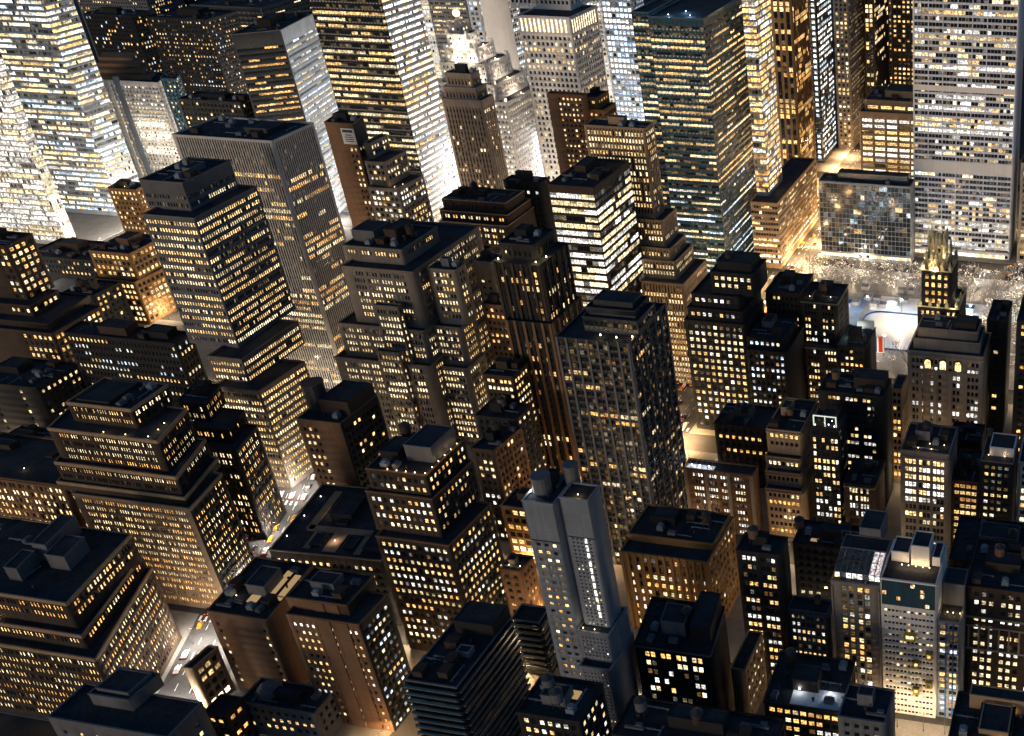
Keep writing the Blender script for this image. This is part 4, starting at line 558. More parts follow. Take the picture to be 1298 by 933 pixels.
NAMES = {'grace': 'office_building', 'hbo': 'office_building', 'beige': 'office_building', 'dots': 'office_tower', 'orange': 'office_tower', 'boa': 'office_tower', 'verizon': 'office_tower', 'verizonw': 'office_tower', 'paleblue': 'office_tower', 'knick': 'office_tower', 'brownslim': 'office_tower', 'ambersmall': 'office_tower', 'tan': 'office_tower', 'blackloft': 'loft_building', 'darkloft': 'loft_building', 'studio': 'city_building', 'studiow': 'city_building', 'terrace': 'city_building', 'wideblack': 'town_house', 'radiator': 'office_tower', 'club': 'clubhouse_building', 'clubwing': 'clubhouse_building', 'narrowtan': 'clubhouse_building', 'litloft': 'office_tower', 'amberinfill': 'building_wing', 'courtblock': 'city_building', 'penthouse': 'apartment_building', 'whiteedge': 'city_building', 'edgeblack': 'office_tower', 'archloft': 'loft_building', 'roofframe': 'building_wing', 'tanloft': 'loft_building', 'whiterows': 'office_building', 'blackmid': 'loft_building', 'amberdark': 'town_house', 'greyhouse': 'town_house', 'signframe': 'loft_building', 'glasshotel': 'hotel_building', 'whitehotel': 'hotel_building', 'bluehotel': 'hotel_building', 'carved': 'office_building', 'longblack': 'loft_building', 'cornercourt': 'city_building', 'whiteyard': 'city_building', 'greyedge': 'town_house', 'pairblock': 'office_building', 'alley': 'warehouse', 'edgeroof': 'city_building', 'piers': 'loft_building', 'slate': 'office_tower', 'slatew': 'hotel_building', 'ribs': 'apartment_building', 'pierstower': 'office_tower', 'ribbon': 'office_tower', 'pairedamber': 'loft_building', 'darkslab': 'office_building', 'paleslot': 'office_tower', 'brownlow': 'office_tower', 'zigzag': 'office_building', 'zigwing': 'building_wing', 'fins': 'office_tower', 'bands': 'office_tower', 'signslab': 'hotel_building', 'signwing': 'apartment_building', 'astor': 'office_tower', 'angled': 'office_tower', 'gothic': 'office_tower', 'globe': 'office_tower', 'greyband': 'office_tower', 'bluesq': 'office_tower', 'blankpale': 'office_tower', 'blaze': 'office_tower', 'leftwhite': 'office_tower', 'curvedhotel': 'hotel_building', 'slimslab': 'hotel_building', 'speckled': 'hotel_building', 'backroof': 'hotel_building', 'topdark': 'city_building', 'lowdark': 'office_tower', 'leftbrown': 'office_tower', 'amberbands': 'city_building', 'smallbrown': 'city_building', 'tankblock': 'office_tower', 'widewings': 'loft_building', 'terraces': 'office_building', 'terrwing': 'building_wing', 'leftloft': 'loft_building', 'sheds': 'city_building', 'stair': 'apartment_building', 'chamfer': 'town_house', 'shop': 'town_house', 'bluecap': 'city_building', 'smallhouse': 'town_house', 'blankbrick': 'apartment_building', 'striptower': 'building_wing', 'triangle': 'theatre_building', 'tankhouse': 'town_house', 'lampterrace': 'loft_building', 'ribbed': 'town_house', 'amberlow': 'town_house', 'tanside': 'town_house', 'balcony': 'apartment_building', 'balconyw': 'apartment_building', 'roundtanks': 'city_building', 'clutter': 'city_building', 'greydots': 'office_tower', 'tanlines': 'office_tower', 'blackdots': 'office_building', 'rightstone': 'office_building', 'rightstripe': 'office_tower', 'gapdark': 'office_tower', 'gaplow': 'city_building', 'gapvent': 'town_house', 'farwhite': 'office_tower', 'farmid': 'office_tower', 'farleft': 'office_tower', 'farcorner': 'office_tower', 'farright': 'city_building', 'lowfill': 'building_wing'}
def key_name(k): return NAMES[k]
PENTS = {  # penthouses on the top block: u0, v0, u1, v1 (shares of the roof), height, wall
 'chamfer': [(.72, .42, .845, .72, 6.5, 'concrete'), (.61, .5, .70, .95, 8, 'concrete'), (.56, .2, .64, .46, 6, 'concrete')],
 'blackloft': [(.1, .2, .9, .9, 5, 'blackbrick')], 'hbo': [(.2, .3, .95, .8, 6, 'blueglass')], 'beige': [(.3, .3, .8, .8, 5, 'tan')],
 'wideblack': [(.5, .35, .97, .9, 6, 'darkbrown')], 'club': [(.6, .3, .95, .9, 3, 'darkbrown')], 'bands': [(.55, .4, .75, .7, 3, 'concrete')], 'fins': [(.55, .4, .8, .8, 2.5, 'darkmetal')],
 'zigzag': [(.02, .25, .4, .7, 6, 'concrete'), (.55, .3, .75, .8, 7, 'darkbrown')], 'penthouse': [(.22, .25, .97, .75, 4.5, 'white')], 'tankhouse': [(.3, .3, .98, .98, 7, 'darkbrown')],
 'lampterrace': [(.45, .35, .9, .95, 7, 'concrete'), (.05, .3, .35, .7, 4, 'blackbrick')], 'pairblock': [(.3, .3, .62, .7, 6, 'concrete'), (.72, .2, .98, .95, 8, 'blackbrick')],
 'ribs': [(.1, .2, .9, .9, 3, 'darkmetal')], 'balcony': [(.2, .7, .98, 1.0, 6, 'blackbrick'), (.55, .4, .8, .5, 2.5, 'slate')], 'verizon': [(.15, .1, .95, .9, 5, 'blueglass')],
 'widewings': [(.3, .2, .55, .9, 5, 'darkbrown'), (.7, .3, .9, .9, 4, 'blackbrick')], 'terraces': [(.1, .1, .6, .9, 1.5, 'darkbrown')], 'bluecap': [(.1, .15, .9, .9, 2, 'concrete')], 'amberbands': [(.35, .4, .65, .8, 5, 'brown')],
}
# ------------------------------------------------------------------ ground, roads, pavements
def sheet(name, poly, z, mat, kind='structure', h=None):
    m = MB()
    if h: m.prism(poly, z - h, z)
    else: m.add([(p[0], p[1], z) for p in poly], [tuple(range(len(poly)))])
    o = m.build(name, W[mat]); o['kind'] = kind; return o
sheet('ground', [(-4000, -600), (3000, -600), (3000, 7000), (-4000, 7000)], -.004, 'asphalt')
bway = lambda n: -338 - .42 * (n - 248)
# city blocks: pavement slabs 0.15 m above the carriageways
SN = [220, 298, 377, 455, 533, 612, 700, 788, 868, 948]
def clip_block(x0, x1, n0, n1): return [(x0, n0), (x1, n0), (x1, n1), (x0, n1)]
for a, b in zip(SN[:-1], SN[1:]):
    n0, n1 = a + (14 if a == 700 else 8), b - (14 if b == 700 else 8)
    if a in (533, 612):
        pass
    else: sheet('pavement', clip_block(-218, 60, n0, n1), .15, 'pavement', h=.16)
    w0, w1 = bway(n0), bway(n1)
    sheet('pavement', [(w0 + 13, n0), (-250, n0), (-250, n1), (w1 + 13, n1)], .15, 'pavement', h=.16)
    if w1 - 13 > -470: sheet('pavement', [(-468, n0), (w0 - 13, n0), (w1 - 13, n1), (-468, n1)], .15, 'pavement', h=.16)
    sheet('pavement', clip_block(-715, -494, n0, n1), .15, 'pavement', h=.16)
    sheet('pavement', clip_block(-980, -742, n0, n1), .15, 'pavement', h=.16)
sheet('park_ground', [(-218, 541), (60, 541), (60, 686), (-218, 686)], .15, 'gravel', h=.16)
# painted markings on the avenue and cross street
mk = MB()
for x in (-241.5, -237.2, -229.0, -224.8):
    for n in range(470, 1000, 9): mk.box((x, n), (0, 1), 2.2, .09, .004, .008)
for n in SN:
    for s in (-11, 11):
        for k in range(11): mk.box((-247 + k * 2.7, n + s * (1.5 if n == 700 else 1)), (0, 1), 1.6, .45, .004, .008)
for x in range(-210, 40, 9): mk.box((x, 700), (1, 0), 2.2, .1, .004, .008)
for n in range(236, 470, 8):
    for off in (-6.5, 0, 6.5): mk.box((bway(n) + off, n), (-.387, .922), 2.0, .1, .004, .008)
for n in (298, 377, 455):
    for k in range(9): mk.box((bway(n) - 10 + k * 2.6, n - 10), (-.387, .922), 1.6, .45, .004, .008)
o = mk.build('road_markings', W['paint']); o['kind'] = 'stuff'

# ------------------------------------------------------------------ buildings
LEVEL = {}
NEAR = {'terraces': 300, 'chamfer': 300, 'lampterrace': 200, 'slate': 120, 'slatew': 60, 'pairblock': 120, 'litloft': 150, 'whitehotel': 300, 'glasshotel': 200, 'bluehotel': 60,
        'carved': 120, 'piers': 120, 'blankbrick': 120, 'striptower': 200, 'tankhouse': 120, 'greyhouse': 60, 'amberdark': 90, 'balcony': 120, 'archloft': 60, 'penthouse': 100,
        'roofframe': 90, 'tanloft': 90, 'whiterows': 150, 'leftloft': 160, 'blackloft': 160, 'club': 70, 'ribs': 200, 'bands': 250, 'zigzag': 150, 'grace': 200, 'amberinfill': 50, 'whiteyard': 40, 'roundtanks': 60,
        'wideblack': 60, 'beige': 80, 'amberlow': 30, 'leftbrown': 120, 'amberbands': 100}
NOCLUT = {'radiator', 'globe', 'curvedhotel', 'triangle', 'grace', 'whitehotel', 'greyhouse'}
ROOT = {}; TOP = {}; ALLT = {}
def penthouse(root, poly, u0, v0, u1, v1, z, h, wall='darkbrown', roof='roof', name='penthouse'):
    q = [tuple(at(poly, u, v)) for u, v in ((u0, v0), (u1, v0), (u1, v1), (u0, v1))]
    m = MB(); m.prism(q, z, z + h - .3); ring(q, -.12, .35, z + h - .45, z + h, m)
    o = m.build(name, W[wall], root)
    MB().add([(p[0], p[1], z + h - .27) for p in inset(q, .1)], [(0, 1, 2, 3)]).build('roof', W[roof], o)
    return q
def unit_mesh(kind):
    m = MB()
    if kind == 'air':
        m.box((0, 0), (1, 0), 1.6, 1.0, .3, 1.9); m.cyl((-.75, 0), .6, 1.9, 2.15, 10); m.cyl((.75, 0), .6, 1.9, 2.15, 10)
        for x in (-1.3, 1.3): m.box((x, 0), (1, 0), .12, .9, 0, .3)
    elif kind == 'duct':
        m.box((0, 0), (1, 0), 3.2, .45, .35, 1.1); m.box((1.2, 1.1), (1, 0), 1.1, .6, .2, 1.5); m.box((-2.5, 0), (1, 0), .12, .4, 0, .35); m.box((2.5, 0), (1, 0), .12, .4, 0, .35)
    elif kind == 'bulkhead':
        m.box((0, 0), (1, 0), 1.7, 2.2, 0, 2.9); m.box((0, 0), (1, 0), 1.85, 2.35, 2.9, 3.1); m.box((0, -2.22), (1, 0), .5, .04, 0, 2.1)
    elif kind == 'fan':
        m.box((0, 0), (1, 0), 1.3, 1.3, .4, 2.4); m.cyl((0, 0), 1.05, 2.4, 3.1, 12)
        for x in (-1, 1): m.box((x, 0), (1, 0), .1, 1.2, 0, .4)
    elif kind == 'pipe':
        m.tube((-4, 0, .5), (4, 0, .5), .16, n=6); m.tube((-4, .5, .4), (2, .5, .4), .12, n=6)
        for x in (-3.5, 0, 3.5): m.box((x, .2), (1, 0), .1, .5, 0, .38)
    else:
        m.cyl((0, 0), .35, 0, 1.5, 8); m.cyl((0, 0), .6, 1.5, 1.9, 8, r2=.2)
    me = bpy.data.meshes.new({'air': 'air_handler', 'duct': 'duct', 'vent': 'roof_vent', 'bulkhead': 'stair_bulkhead', 'fan': 'cooling_fan', 'pipe': 'pipe_run'}[kind]); me.from_pydata(m.v, [], m.f); me.materials.append(W[{'vent': 'darkmetal', 'bulkhead': 'darkbrown', 'pipe': 'steel', 'fan': 'steel'}.get(kind, 'concrete')]); me.update(); return me
UNITS = {k: unit_mesh(k) for k in ('air', 'duct', 'vent', 'bulkhead', 'fan', 'pipe')}
def clutter(root, poly, z, n, seed, hole=None):
    rnd = random.Random(seed); d = udir(poly); L = (Vector(poly[1]) - Vector(poly[0])).length; D = (Vector(poly[3]) - Vector(poly[0])).length
    placed = []
    for _ in range(n * 4):
        if len(placed) >= n: break
        u, v = rnd.uniform(.1, .9), rnd.uniform(.12, .88); p = at(poly, u, v)
        if hole and hole[0] - .08 < u < hole[2] + .08 and hole[1] - .1 < v < hole[3] + .1: continue
        if min(u, 1 - u) * L < 2.5 or min(v, 1 - v) * D < 2.5 or any((p - q).length < 3.6 for q in placed): continue
        placed.append(p); k = rnd.choice(['air', 'fan', 'duct', 'vent', 'vent', 'bulkhead', 'pipe', 'pipe'])
        o = bpy.data.objects.new(UNITS[k].name, UNITS[k]); COL.objects.link(o); o.parent = root
        a = math.atan2(d[1], d[0]) + rnd.choice([0, 0, math.pi / 2])
        o.matrix_basis = Matrix.Translation(Vector((p.x, p.y, z)) - root.location) @ Matrix.Rotation(a, 4, 'Z')
for key, label, cat, tiers in BUILDINGS:
    s = S[key]; base = tiers[-1][1]; c = sum((Vector(p) for p in base), Vector((0, 0))) / 4
    root = empty(key_name(key), (c.x, c.y, 0), label, cat); ROOT[key] = root; TOP[key] = tiers[0]; ALLT[key] = tiers
    left = NEAR.get(key, 0)
    for i, (z, poly) in enumerate(tiers):
        z0 = tiers[i + 1][0] - .7 if i + 1 < len(tiers) else 0
        if z - z0 < 1.5: continue
        n0 = NSINGLE
        ss = dict(s)
        if i + 1 < len(tiers): ss['shop'] = 0; 
        if i and s['tp'] > 5: ss['tp'] = 2
        if s['t'] and i in s['t']: ss.update(s['t'][i])
        if key == 'radiator' and i < 2: ss['wall'] = 'gold'
        tier(root, poly, z0, z, ss, singles=left); left -= NSINGLE - n0
    z, poly = tiers[0]; seed = sum(map(ord, key)); rnd = random.Random(seed); hole = None
    L = (Vector(poly[1]) - Vector(poly[0])).length; D = (Vector(poly[3]) - Vector(poly[0])).length
    if key not in NOCLUT and L > 9 and D > 9 and z < 170:
        if key not in PENTS:
            u0 = rnd.uniform(.15, .4); v0 = rnd.uniform(.3, .5); hole = (u0, v0, u0 + rnd.uniform(.25, .4), v0 + rnd.uniform(.25, .4))
            penthouse(root, poly, *hole, z - .7, rnd.uniform(3, 5.5), rnd.choice(['darkbrown', 'blackbrick', 'concrete', s['wall']]))
        else:
            for (u0, v0, u1, v1, h, wl) in PENTS[key]: penthouse(root, poly, u0, v0, u1, v1, z - .7, h, wl)
            hole = PENTS[key][0][:4]
        clutter(root, poly, z - .7, max(3, min(16, int(L * D / 55))), seed, hole)
# ------------------------------------------------------------------ details of single buildings
def front(key, i=0):
    z, q = ALLT[key][i]; A, B = Vector(q[0]), Vector(q[1]); d = (B - A).normalized(); return A, d, (B - A).length, Vector((d.y, -d.x)), z
def right(key, i=0):
    z, q = ALLT[key][i]; A, B = Vector(q[1]), Vector(q[2]); d = (B - A).normalized(); return A, d, (B - A).length, Vector((d.y, -d.x)), z
def slab(f, u0, u1, za, zb, out, inn=.05, mb=None, m=0):
    A, d, L, n, z = f; mb = mb or MB(); a, b = A + d * (u0 * L), A + d * (u1 * L)
    return mb.prism([tuple(a + n * out), tuple(b + n * out), tuple(b - n * inn), tuple(a - n * inn)], za, zb, m)
def lamp_light(name, loc, power, col, r=.3, parent=None):
    l = bpy.data.lights.new(name, 'POINT'); l.energy = power; l.color = col; l.shadow_soft_size = r
    o = bpy.data.objects.new(name, l); COL.objects.link(o); o.location = loc
    if parent is not None:
        o.parent = parent
        if parent.type == 'EMPTY': o.matrix_parent_inverse = Matrix.Translation(-parent.location)
    return o
BULB = emit_mat('lamp_glow', (1, .74, .40), 9.0); BULBW = emit_mat('lamp_glow_white', (.95, .97, 1), 9.0)
def bulb(root, p, power=0, col=(1, .7, .38), white=False, r=.16, name='roof_lamp'):
    m = MB(); m.cyl((p[0], p[1]), .05, p[2], p[2] + .9, 5); m.cyl((p[0], p[1]), r, p[2] + .9, p[2] + .9 + 2 * r, 8, 1, r2=r * .6)
    o = m.build(name, [W['darkmetal'], BULBW if white else BULB], root)
    if power: lamp_light('lamp_light', (p[0], p[1], p[2] + 1.2 + 2 * r), power, col, .2, root)
    return o
def ribs(key, i, n, w, out, wall, name, zb, right_n=0, skip_ends=False):
    for f, k in ((front(key, i), n), (right(key, i), right_n)):
        for j in range(k + 1 if k else 0):
            u = j / k; hw = w / 2 / f[2]; u = min(max(u, hw), 1 - hw)
            slab(f, u - hw, u + hw, zb, f[4] + .3, out).build(name, W[wall], ROOT[key])
def zbot(key, i):
    t = ALLT[key]; return t[i + 1][0] - .4 if i + 1 < len(t) else .2
# radiator building: gilded pinnacles
for i in range(4):
    z, q = ALLT['radiator'][i]
    pts = [at(q, u, v) for u, v in ((0.06, .06), (.94, .06), (.94, .94), (.06, .94), (.5, .04), (.96, .5), (.3, .04), (.7, .04))]
    for p in pts:
        h = (6.5, 5.5, 4.8, 4.0)[i]; m = MB(); m.box(p, udir(q), .75, .75, z - .6, z + h * .45); m.cyl(p, .8, z + h * .45, z + h, 4, r2=.08)
        m.build('pinnacle', W['gold'], ROOT['radiator'])
    if i < 3:
        for u, v in ((-.12, -.2), (1.1, -.15), (.5, -.25), (1.12, .5)):
            p = at(q, u, v); lamp_light('crown_floodlight', (p.x, p.y, ALLT['radiator'][i + 1][0] + .6), 1500 if i < 2 else 300, (1, .86, .55), .3, ROOT['radiator'])
z, q = ALLT['radiator'][0]; m = MB(); m.prism([tuple(at(q, u, v)) for u, v in ((.15, .15), (.85, .15), (.85, .85), (.15, .85))], z - .4, z + 3.2, 0, [tuple(at(q, u, v)) for u, v in ((.28, .28), (.72, .28), (.72, .72), (.28, .72))]); m.build('crown', W['gold'], ROOT['radiator'])
# clubhouse: arched windows
A, d, L, n, z = front('club', 2)
ARCH = pane_mat('arched_glass', True)
for u in (.27, .47, .67):
    c = A + d * (u * L); zb = z - 9.0; w_ = 1.5; hh = 3.6; pts = [(-w_, zb), (w_, zb)] + [(w_ * math.cos(t), zb + hh + w_ * math.sin(t)) for t in np.linspace(0, math.pi, 9)]
    def arc(sc, off, r0=None): return [(c.x + d.x * x * sc + n.x * off, c.y + d.y * x * sc + n.y * off, zb + (zz - zb) * (1 + (sc - 1) * .5) ) for x, zz in pts]
    a, b, k = arc(1.0, .28), arc(1.25, .28), len(pts)
    mb = MB(); mb.add(a + b + arc(1.25, -.05), [(i, k + i, k + (i + 1) % k, (i + 1) % k) for i in range(k)] + [(k + i, 2 * k + i, 2 * k + (i + 1) % k, k + (i + 1) % k) for i in range(k)])
    for x in (-.5, .5): mb.tube((c.x + d.x * x + n.x * .15, c.y + d.y * x + n.y * .15, zb), (c.x + d.x * x + n.x * .15, c.y + d.y * x + n.y * .15, zb + 4.8), .07, n=4)
    fr_ = mb.build('arched_window', W['darkbrown'], ROOT['club'])
    MB().add(arc(1.0, .12), [tuple(range(k))]).build('pane', ARCH, fr_).color = (1.1, .72, .3, 1)
for dz, o in ((-10.2, .35), (-2.4, .5)):
    slab(front('club', 2), 0, 1, z + dz, z + dz + .7, o).build('cornice', W['stone'], ROOT['club'])
for u in (.035, .17, .37, .57, .77, .965): slab(front('club', 2), u - .025, u + .025, .3, z - 10.3, .4).build('pilaster', W['stone'], ROOT['club'])
# globe on the floodlit tower
z, q = ALLT['globe'][0]; p = at(q, .5, .5); r_ = 2.6
m = MB(); m.cyl(p, 3.4, z - .5, z + 3, 8, r2=2.2); m.cyl(p, 1.2, z + 3, z + 5, 8); m.build('globe_base', W['white'], ROOT['globe'])
V = []; F = []
for i in range(9):
    t = math.pi * i / 8
    for j in range(14): V.append((p.x + r_ * math.sin(t) * math.cos(2 * math.pi * j / 14), p.y + r_ * math.sin(t) * math.sin(2 * math.pi * j / 14), z + 7.4 + r_ * math.cos(t)))
for i in range(8):
    for j in range(14): F.append((i * 14 + j, (i + 1) * 14 + j, (i + 1) * 14 + (j + 1) % 14, i * 14 + (j + 1) % 14))
MB().add(V, F).build('globe', emit_mat('globe_glow', (1, .66, .36), 3.0), ROOT['globe'])
for i in range(6):
    zz, qq = ALLT['globe'][i]; z2, q2 = ALLT['globe'][min(5, i + 1)]
    if 0 < i < 5:
        for u, v in ((.03, .05), (.35, .04), (.65, .04), (.97, .05), (.97, .45)):
            p = at(q2, u, v); bulb(ROOT['globe'], (p.x, p.y, z2 - .6), 3600 if v < .1 else 2800, (1, .82, .62), False, .35, 'floodlight')
    for u, v in ((.05, .05), (.95, .05), (.95, .95)):
        p = at(qq, u, v); MB().box(p, (1, 0), 1.1, 1.1, zz - .5, zz + 2.4).build('corner_block', W['white'], ROOT['globe'])
# white hotel: yellow framed boxes, glass top band, court
A, d, L, n, z = front('whitehotel'); YL = W['yellow']
for (u, zz, w_, h) in ((.53, 37.5, 4.1, 3.0), (.88, 29.4, 2.4, 3.0), (.64, 24.6, 2.4, 3.0), (.88, 15.2, 2.4, 3.0), (.64, 11.2, 2.4, 3.0)):
    zz += 1; f = front('whitehotel'); hw = w_ / 2 / L
    mb = MB()
    for (a, b, c_, e) in ((u - hw, u + hw, zz + h - .55, zz + h), (u - hw, u + hw, zz, zz + .55), (u - hw, u - hw + .55 / L, zz + .552, zz + h - .552), (u + hw - .55 / L, u + hw, zz + .552, zz + h - .552)): slab(f, a, b, c_, e, 1.5, mb=mb)
    fb_ = mb.build('framed_box', YL, ROOT['whitehotel'])
    gl = slab(f, u - hw + .6 / L, u + hw - .6 / L, zz + .57, zz + h - .57, .9).build('pane', PANE1, fb_); gl.color = random.choice([(1, .7, .35, 1), (.8, .5, .2, 1), (.06, .06, .05, 1)])
gb = slab(front('whitehotel'), .02, .98, z - 11.5, z - .6, .14).build('glass_band', W['blueglass'], ROOT['whitehotel'])
for k in range(5):
    for j in range(11):
        if random.random() < .1:
            o = slab(front('whitehotel'), .03 + j * .086, .03 + j * .086 + .07, z - 11 + k * 2.1, z - 9.4 + k * 2.1, .19, -.15).build('window', PANE1, gb); o.color = (1, .75, .4, 1) if random.random() < .8 else (.6, .3, .1, 1)
mb = MB()
for j in range(24): slab(front('whitehotel'), .02 + j * .0415, .02 + j * .0415 + .006, z - 11.5, z - .6, .24, -.1, mb)
mb.build('mullion', W['darkmetal'], ROOT['whitehotel'], 'stuff')
q = ALLT['whitehotel'][0][1]
penthouse(ROOT['whitehotel'], q, .45, .45, .78, .85, z - .7, 9, 'white'); penthouse(ROOT['whitehotel'], q, .08, .5, .4, .9, z - .7, 4.5, 'white'); penthouse(ROOT['whitehotel'], q, .82, .5, .97, .9, z - .7, 4, 'white')
for u in (.3, .42, .55, .68, .8): p = at(q, u, .38); bulb(ROOT['whitehotel'], (p.x, p.y, z - .7), 110, (1, .68, .34), False, .16, 'roof_lamp')
# glass hotel: sloping greenhouse, piers
A, d, L, n, z = front('glasshotel'); q = ALLT['glasshotel'][0][1]
for u in (.005, .345, .645, .965): slab(front('glasshotel'), u, u + .03, .3, z - 2, .5).build('pier', W['limestone'], ROOT['glasshotel'])
penthouse(ROOT['glasshotel'], q, .02, .62, .98, .97, z - .7, 5.5, 'concrete')
penthouse(ROOT['glasshotel'], q, .3, .98, .75, 1.5, z - .7, 9, 'concrete')
mb = MB()
for j in range(9):
    a, b = at(q, .03 + j * .117, .14), at(q, .03 + j * .117, .6); mb.tube((a.x, a.y, z - .6), (a.x, a.y, z + 2), .1, n=4); mb.tube((a.x, a.y, z + 2), (b.x, b.y, z + 4.6), .1, n=4)
a, b = at(q, .03, .14), at(q, .966, .14); mb.tube((a.x, a.y, z + 2), (b.x, b.y, z + 2), .1, n=4)
mb.build('greenhouse_frame', W['steel'], ROOT['glasshotel'])
for j in range(8):
    for (v0, v1, z0_, z1_) in ((.15, .37, 2, 3.3), (.38, .6, 3.35, 4.6)):
        e = [at(q, .04 + j * .117, v0), at(q, .135 + j * .117, v0), at(q, .135 + j * .117, v1), at(q, .04 + j * .117, v1)]
        o = MB().add([(e[0].x, e[0].y, z + z0_), (e[1].x, e[1].y, z + z0_), (e[2].x, e[2].y, z + z1_), (e[3].x, e[3].y, z + z1_)], [(0, 1, 2, 3)]).build('roof_pane', PANE1, ROOT['glasshotel'])
        o.color = (.35, .3, .3, 1) if j > 5 else (.004, .005, .006, 1)
    e0, e1 = at(q, .04 + j * .117, .14), at(q, .135 + j * .117, .14)
    o = MB().add([(e0.x, e0.y, z - .4), (e1.x, e1.y, z - .4), (e1.x, e1.y, z + 1.9), (e0.x, e0.y, z + 1.9)], [(0, 1, 2, 3)]).build('roof_pane', PANE1, ROOT['glasshotel']); o.color = random.choice([(1.1, .8, .4, 1), (.9, .9, .8, 1), (.03, .03, .03, 1)])
q = ALLT['bluehotel'][0][1]; z = ALLT['bluehotel'][0][0]; penthouse(ROOT['bluehotel'], q, .02, .5, .98, .95, z - .7, 10, 'concrete')
for u in (.35, .6, .9): p = at(q, u, .25); bulb(ROOT['bluehotel'], (p.x, p.y, z - .7), 90, (1, .66, .3), False, .16)
for u in (.36, .68): slab(front('bluehotel'), u, u + .07, .3, z - .5, .12).build('blue_strip', W['bluepaint'], ROOT['bluehotel'])
# roof sign frame
z, q = ALLT['signframe'][0]; mb = MB(); a, b = at(q, .62, .15), at(q, .97, .15); zz = z - .7
for k in range(4):
    p = a.lerp(b, k / 3); p2 = at(q, .62 + .35 * k / 3, .45); mb.tube((p.x, p.y, zz), (p.x, p.y, zz + 8), .14, n=4); mb.tube((p2.x, p2.y, zz), (p.x, p.y, zz + 7), .1, n=4)
    if k < 3: r2 = a.lerp(b, (k + 1) / 3); mb.tube((p.x, p.y, zz + .3), (r2.x, r2.y, zz + 7.7), .09, n=4)
for h in (.4, 4, 8): mb.tube((a.x, a.y, zz + h), (b.x, b.y, zz + h), .12, n=4)
mb.build('sign_frame', W['steel'], ROOT['signframe'])
# glowing roof frame
f = front('roofframe'); A, d, L, n, z = f; EW = emit_mat('tube_glow', (.92, 1.0, .85), .6)
for (u0, u1, z0_, z1_) in ((.1, .92, z + 5.2, z + 5.6), (.1, .14, z + .3, z + 5.19), (.5, .53, z + .3, z + 5.19), (.88, .92, z + .3, z + 5.19)): slab(f, u0, u1, z0_, z1_, -.4, .8).build('light_bar', EW, ROOT['roofframe'])
for k in range(7): p = A + d * (L * (.16 + .11 * k)) - n * (1.2 + (k % 3)); bulb(ROOT['roofframe'], (p.x, p.y, z - .7 + 1.5 * (k % 2)), 14, (.95, 1, .8), True, .2)
# slate tower: pale trims, stair windows, roof drums
for key in ('slate', 'slatew'):
    A, d, L, n, z = front(key, 0)
    for u0, u1 in ((0, .03), (.97, 1)): slab(front(key), u0, u1, z - 15.4, z - .3, .1).build('trim', W['concrete'], ROOT[key])
    slab(front(key), 0.03, .97, z - 15.6, z - 15.2, .12).build('trim', W['darkmetal'], ROOT[key])
    for k in range(20): slab(front(key), .035, .965, z - 15 + k * .74, z - 14.38 + k * .74, .06).build('metal_panel', W['slate'], ROOT[key])
A, d, L, n, z = front('slatew')
zz = z - 17.5
while zz > ALLT['slatew'][1][0] + 1:
    o = slab(front('slatew'), .62, .70, zz, zz + 2.2, .1).build('stair_window', PANE1, ROOT['slatew']); o.color = (1.2, 1.15, .95, 1); zz -= 3.15
z, q = ALLT['slate'][0]
for (u, v, r_, h, lit) in ((.35, .42, 3.0, 5.5, 1), (1.0, .85, 2.4, 6.0, 0)):
    p = at(q, u, v); m = MB(); m.cyl(p, r_, z - .6, z + h, 18); m.cyl(p, r_ + .15, z + h, z + h + .3, 18); m.build('roof_drum', W['concrete'], ROOT['slate'])
p = at(q, .05, .3); bulb(ROOT['slate'], (p.x, p.y, z - .7), 260, (.9, .95, 1), True, .25)
z, q = ALLT['slatew'][0]; p = at(q, .55, .25); bulb(ROOT['slatew'], (p.x, p.y, z - .7), 120, (1, .6, .25), False, .16)
z, q = ALLT['slatew'][1]
for u in (.15, .5): p = at(q, u, .1); bulb(ROOT['slatew'], (p.x, p.y, z - .7), 60, (1, .8, .5), False, .16)
# theatre roof walkways
z, q = ALLT['triangle'][0]
for (u0, v0, u1, v1) in ((.18, .32, .78, .40), (.16, .34, .23, .92), (.26, .08, .32, .33), (.44, .06, .56, .33), (.72, .06, .78, .33)):
    MB().prism([tuple(at(q, u, v)) for u, v in ((u0, v0), (u1, v0), (u1, v1), (u0, v1))], z - .65, z - .35).build('walkway', W['tan'], ROOT['triangle'])
for (u0, v0, u1, v1, h) in ((.32, .5, .52, .8, 3.5), (.8, .1, .95, .4, 2.6), (.4, .43, .5, .48, 1.5), (.3, .12, .4, .28, 1.2), (.6, .12, .7, .28, 1.2)): penthouse(ROOT['triangle'], q, u0, v0, u1, v1, z - .7, h, 'darkmetal', 'roof', 'plant_room')
for u, v in ((.06, .2), (.07, .5), (.08, .8)): p = at(q, u, v); bulb(ROOT['triangle'], (p.x, p.y, z - .7), 0, white=True, r=.18)
p = at(q, .3, .6); bulb(ROOT['triangle'], (p.x, p.y, z - .7), 160, (1, .7, .4)); p = at(q, .5, .2); bulb(ROOT['triangle'], (p.x, p.y, z - .7), 200, (1, .7, .4))
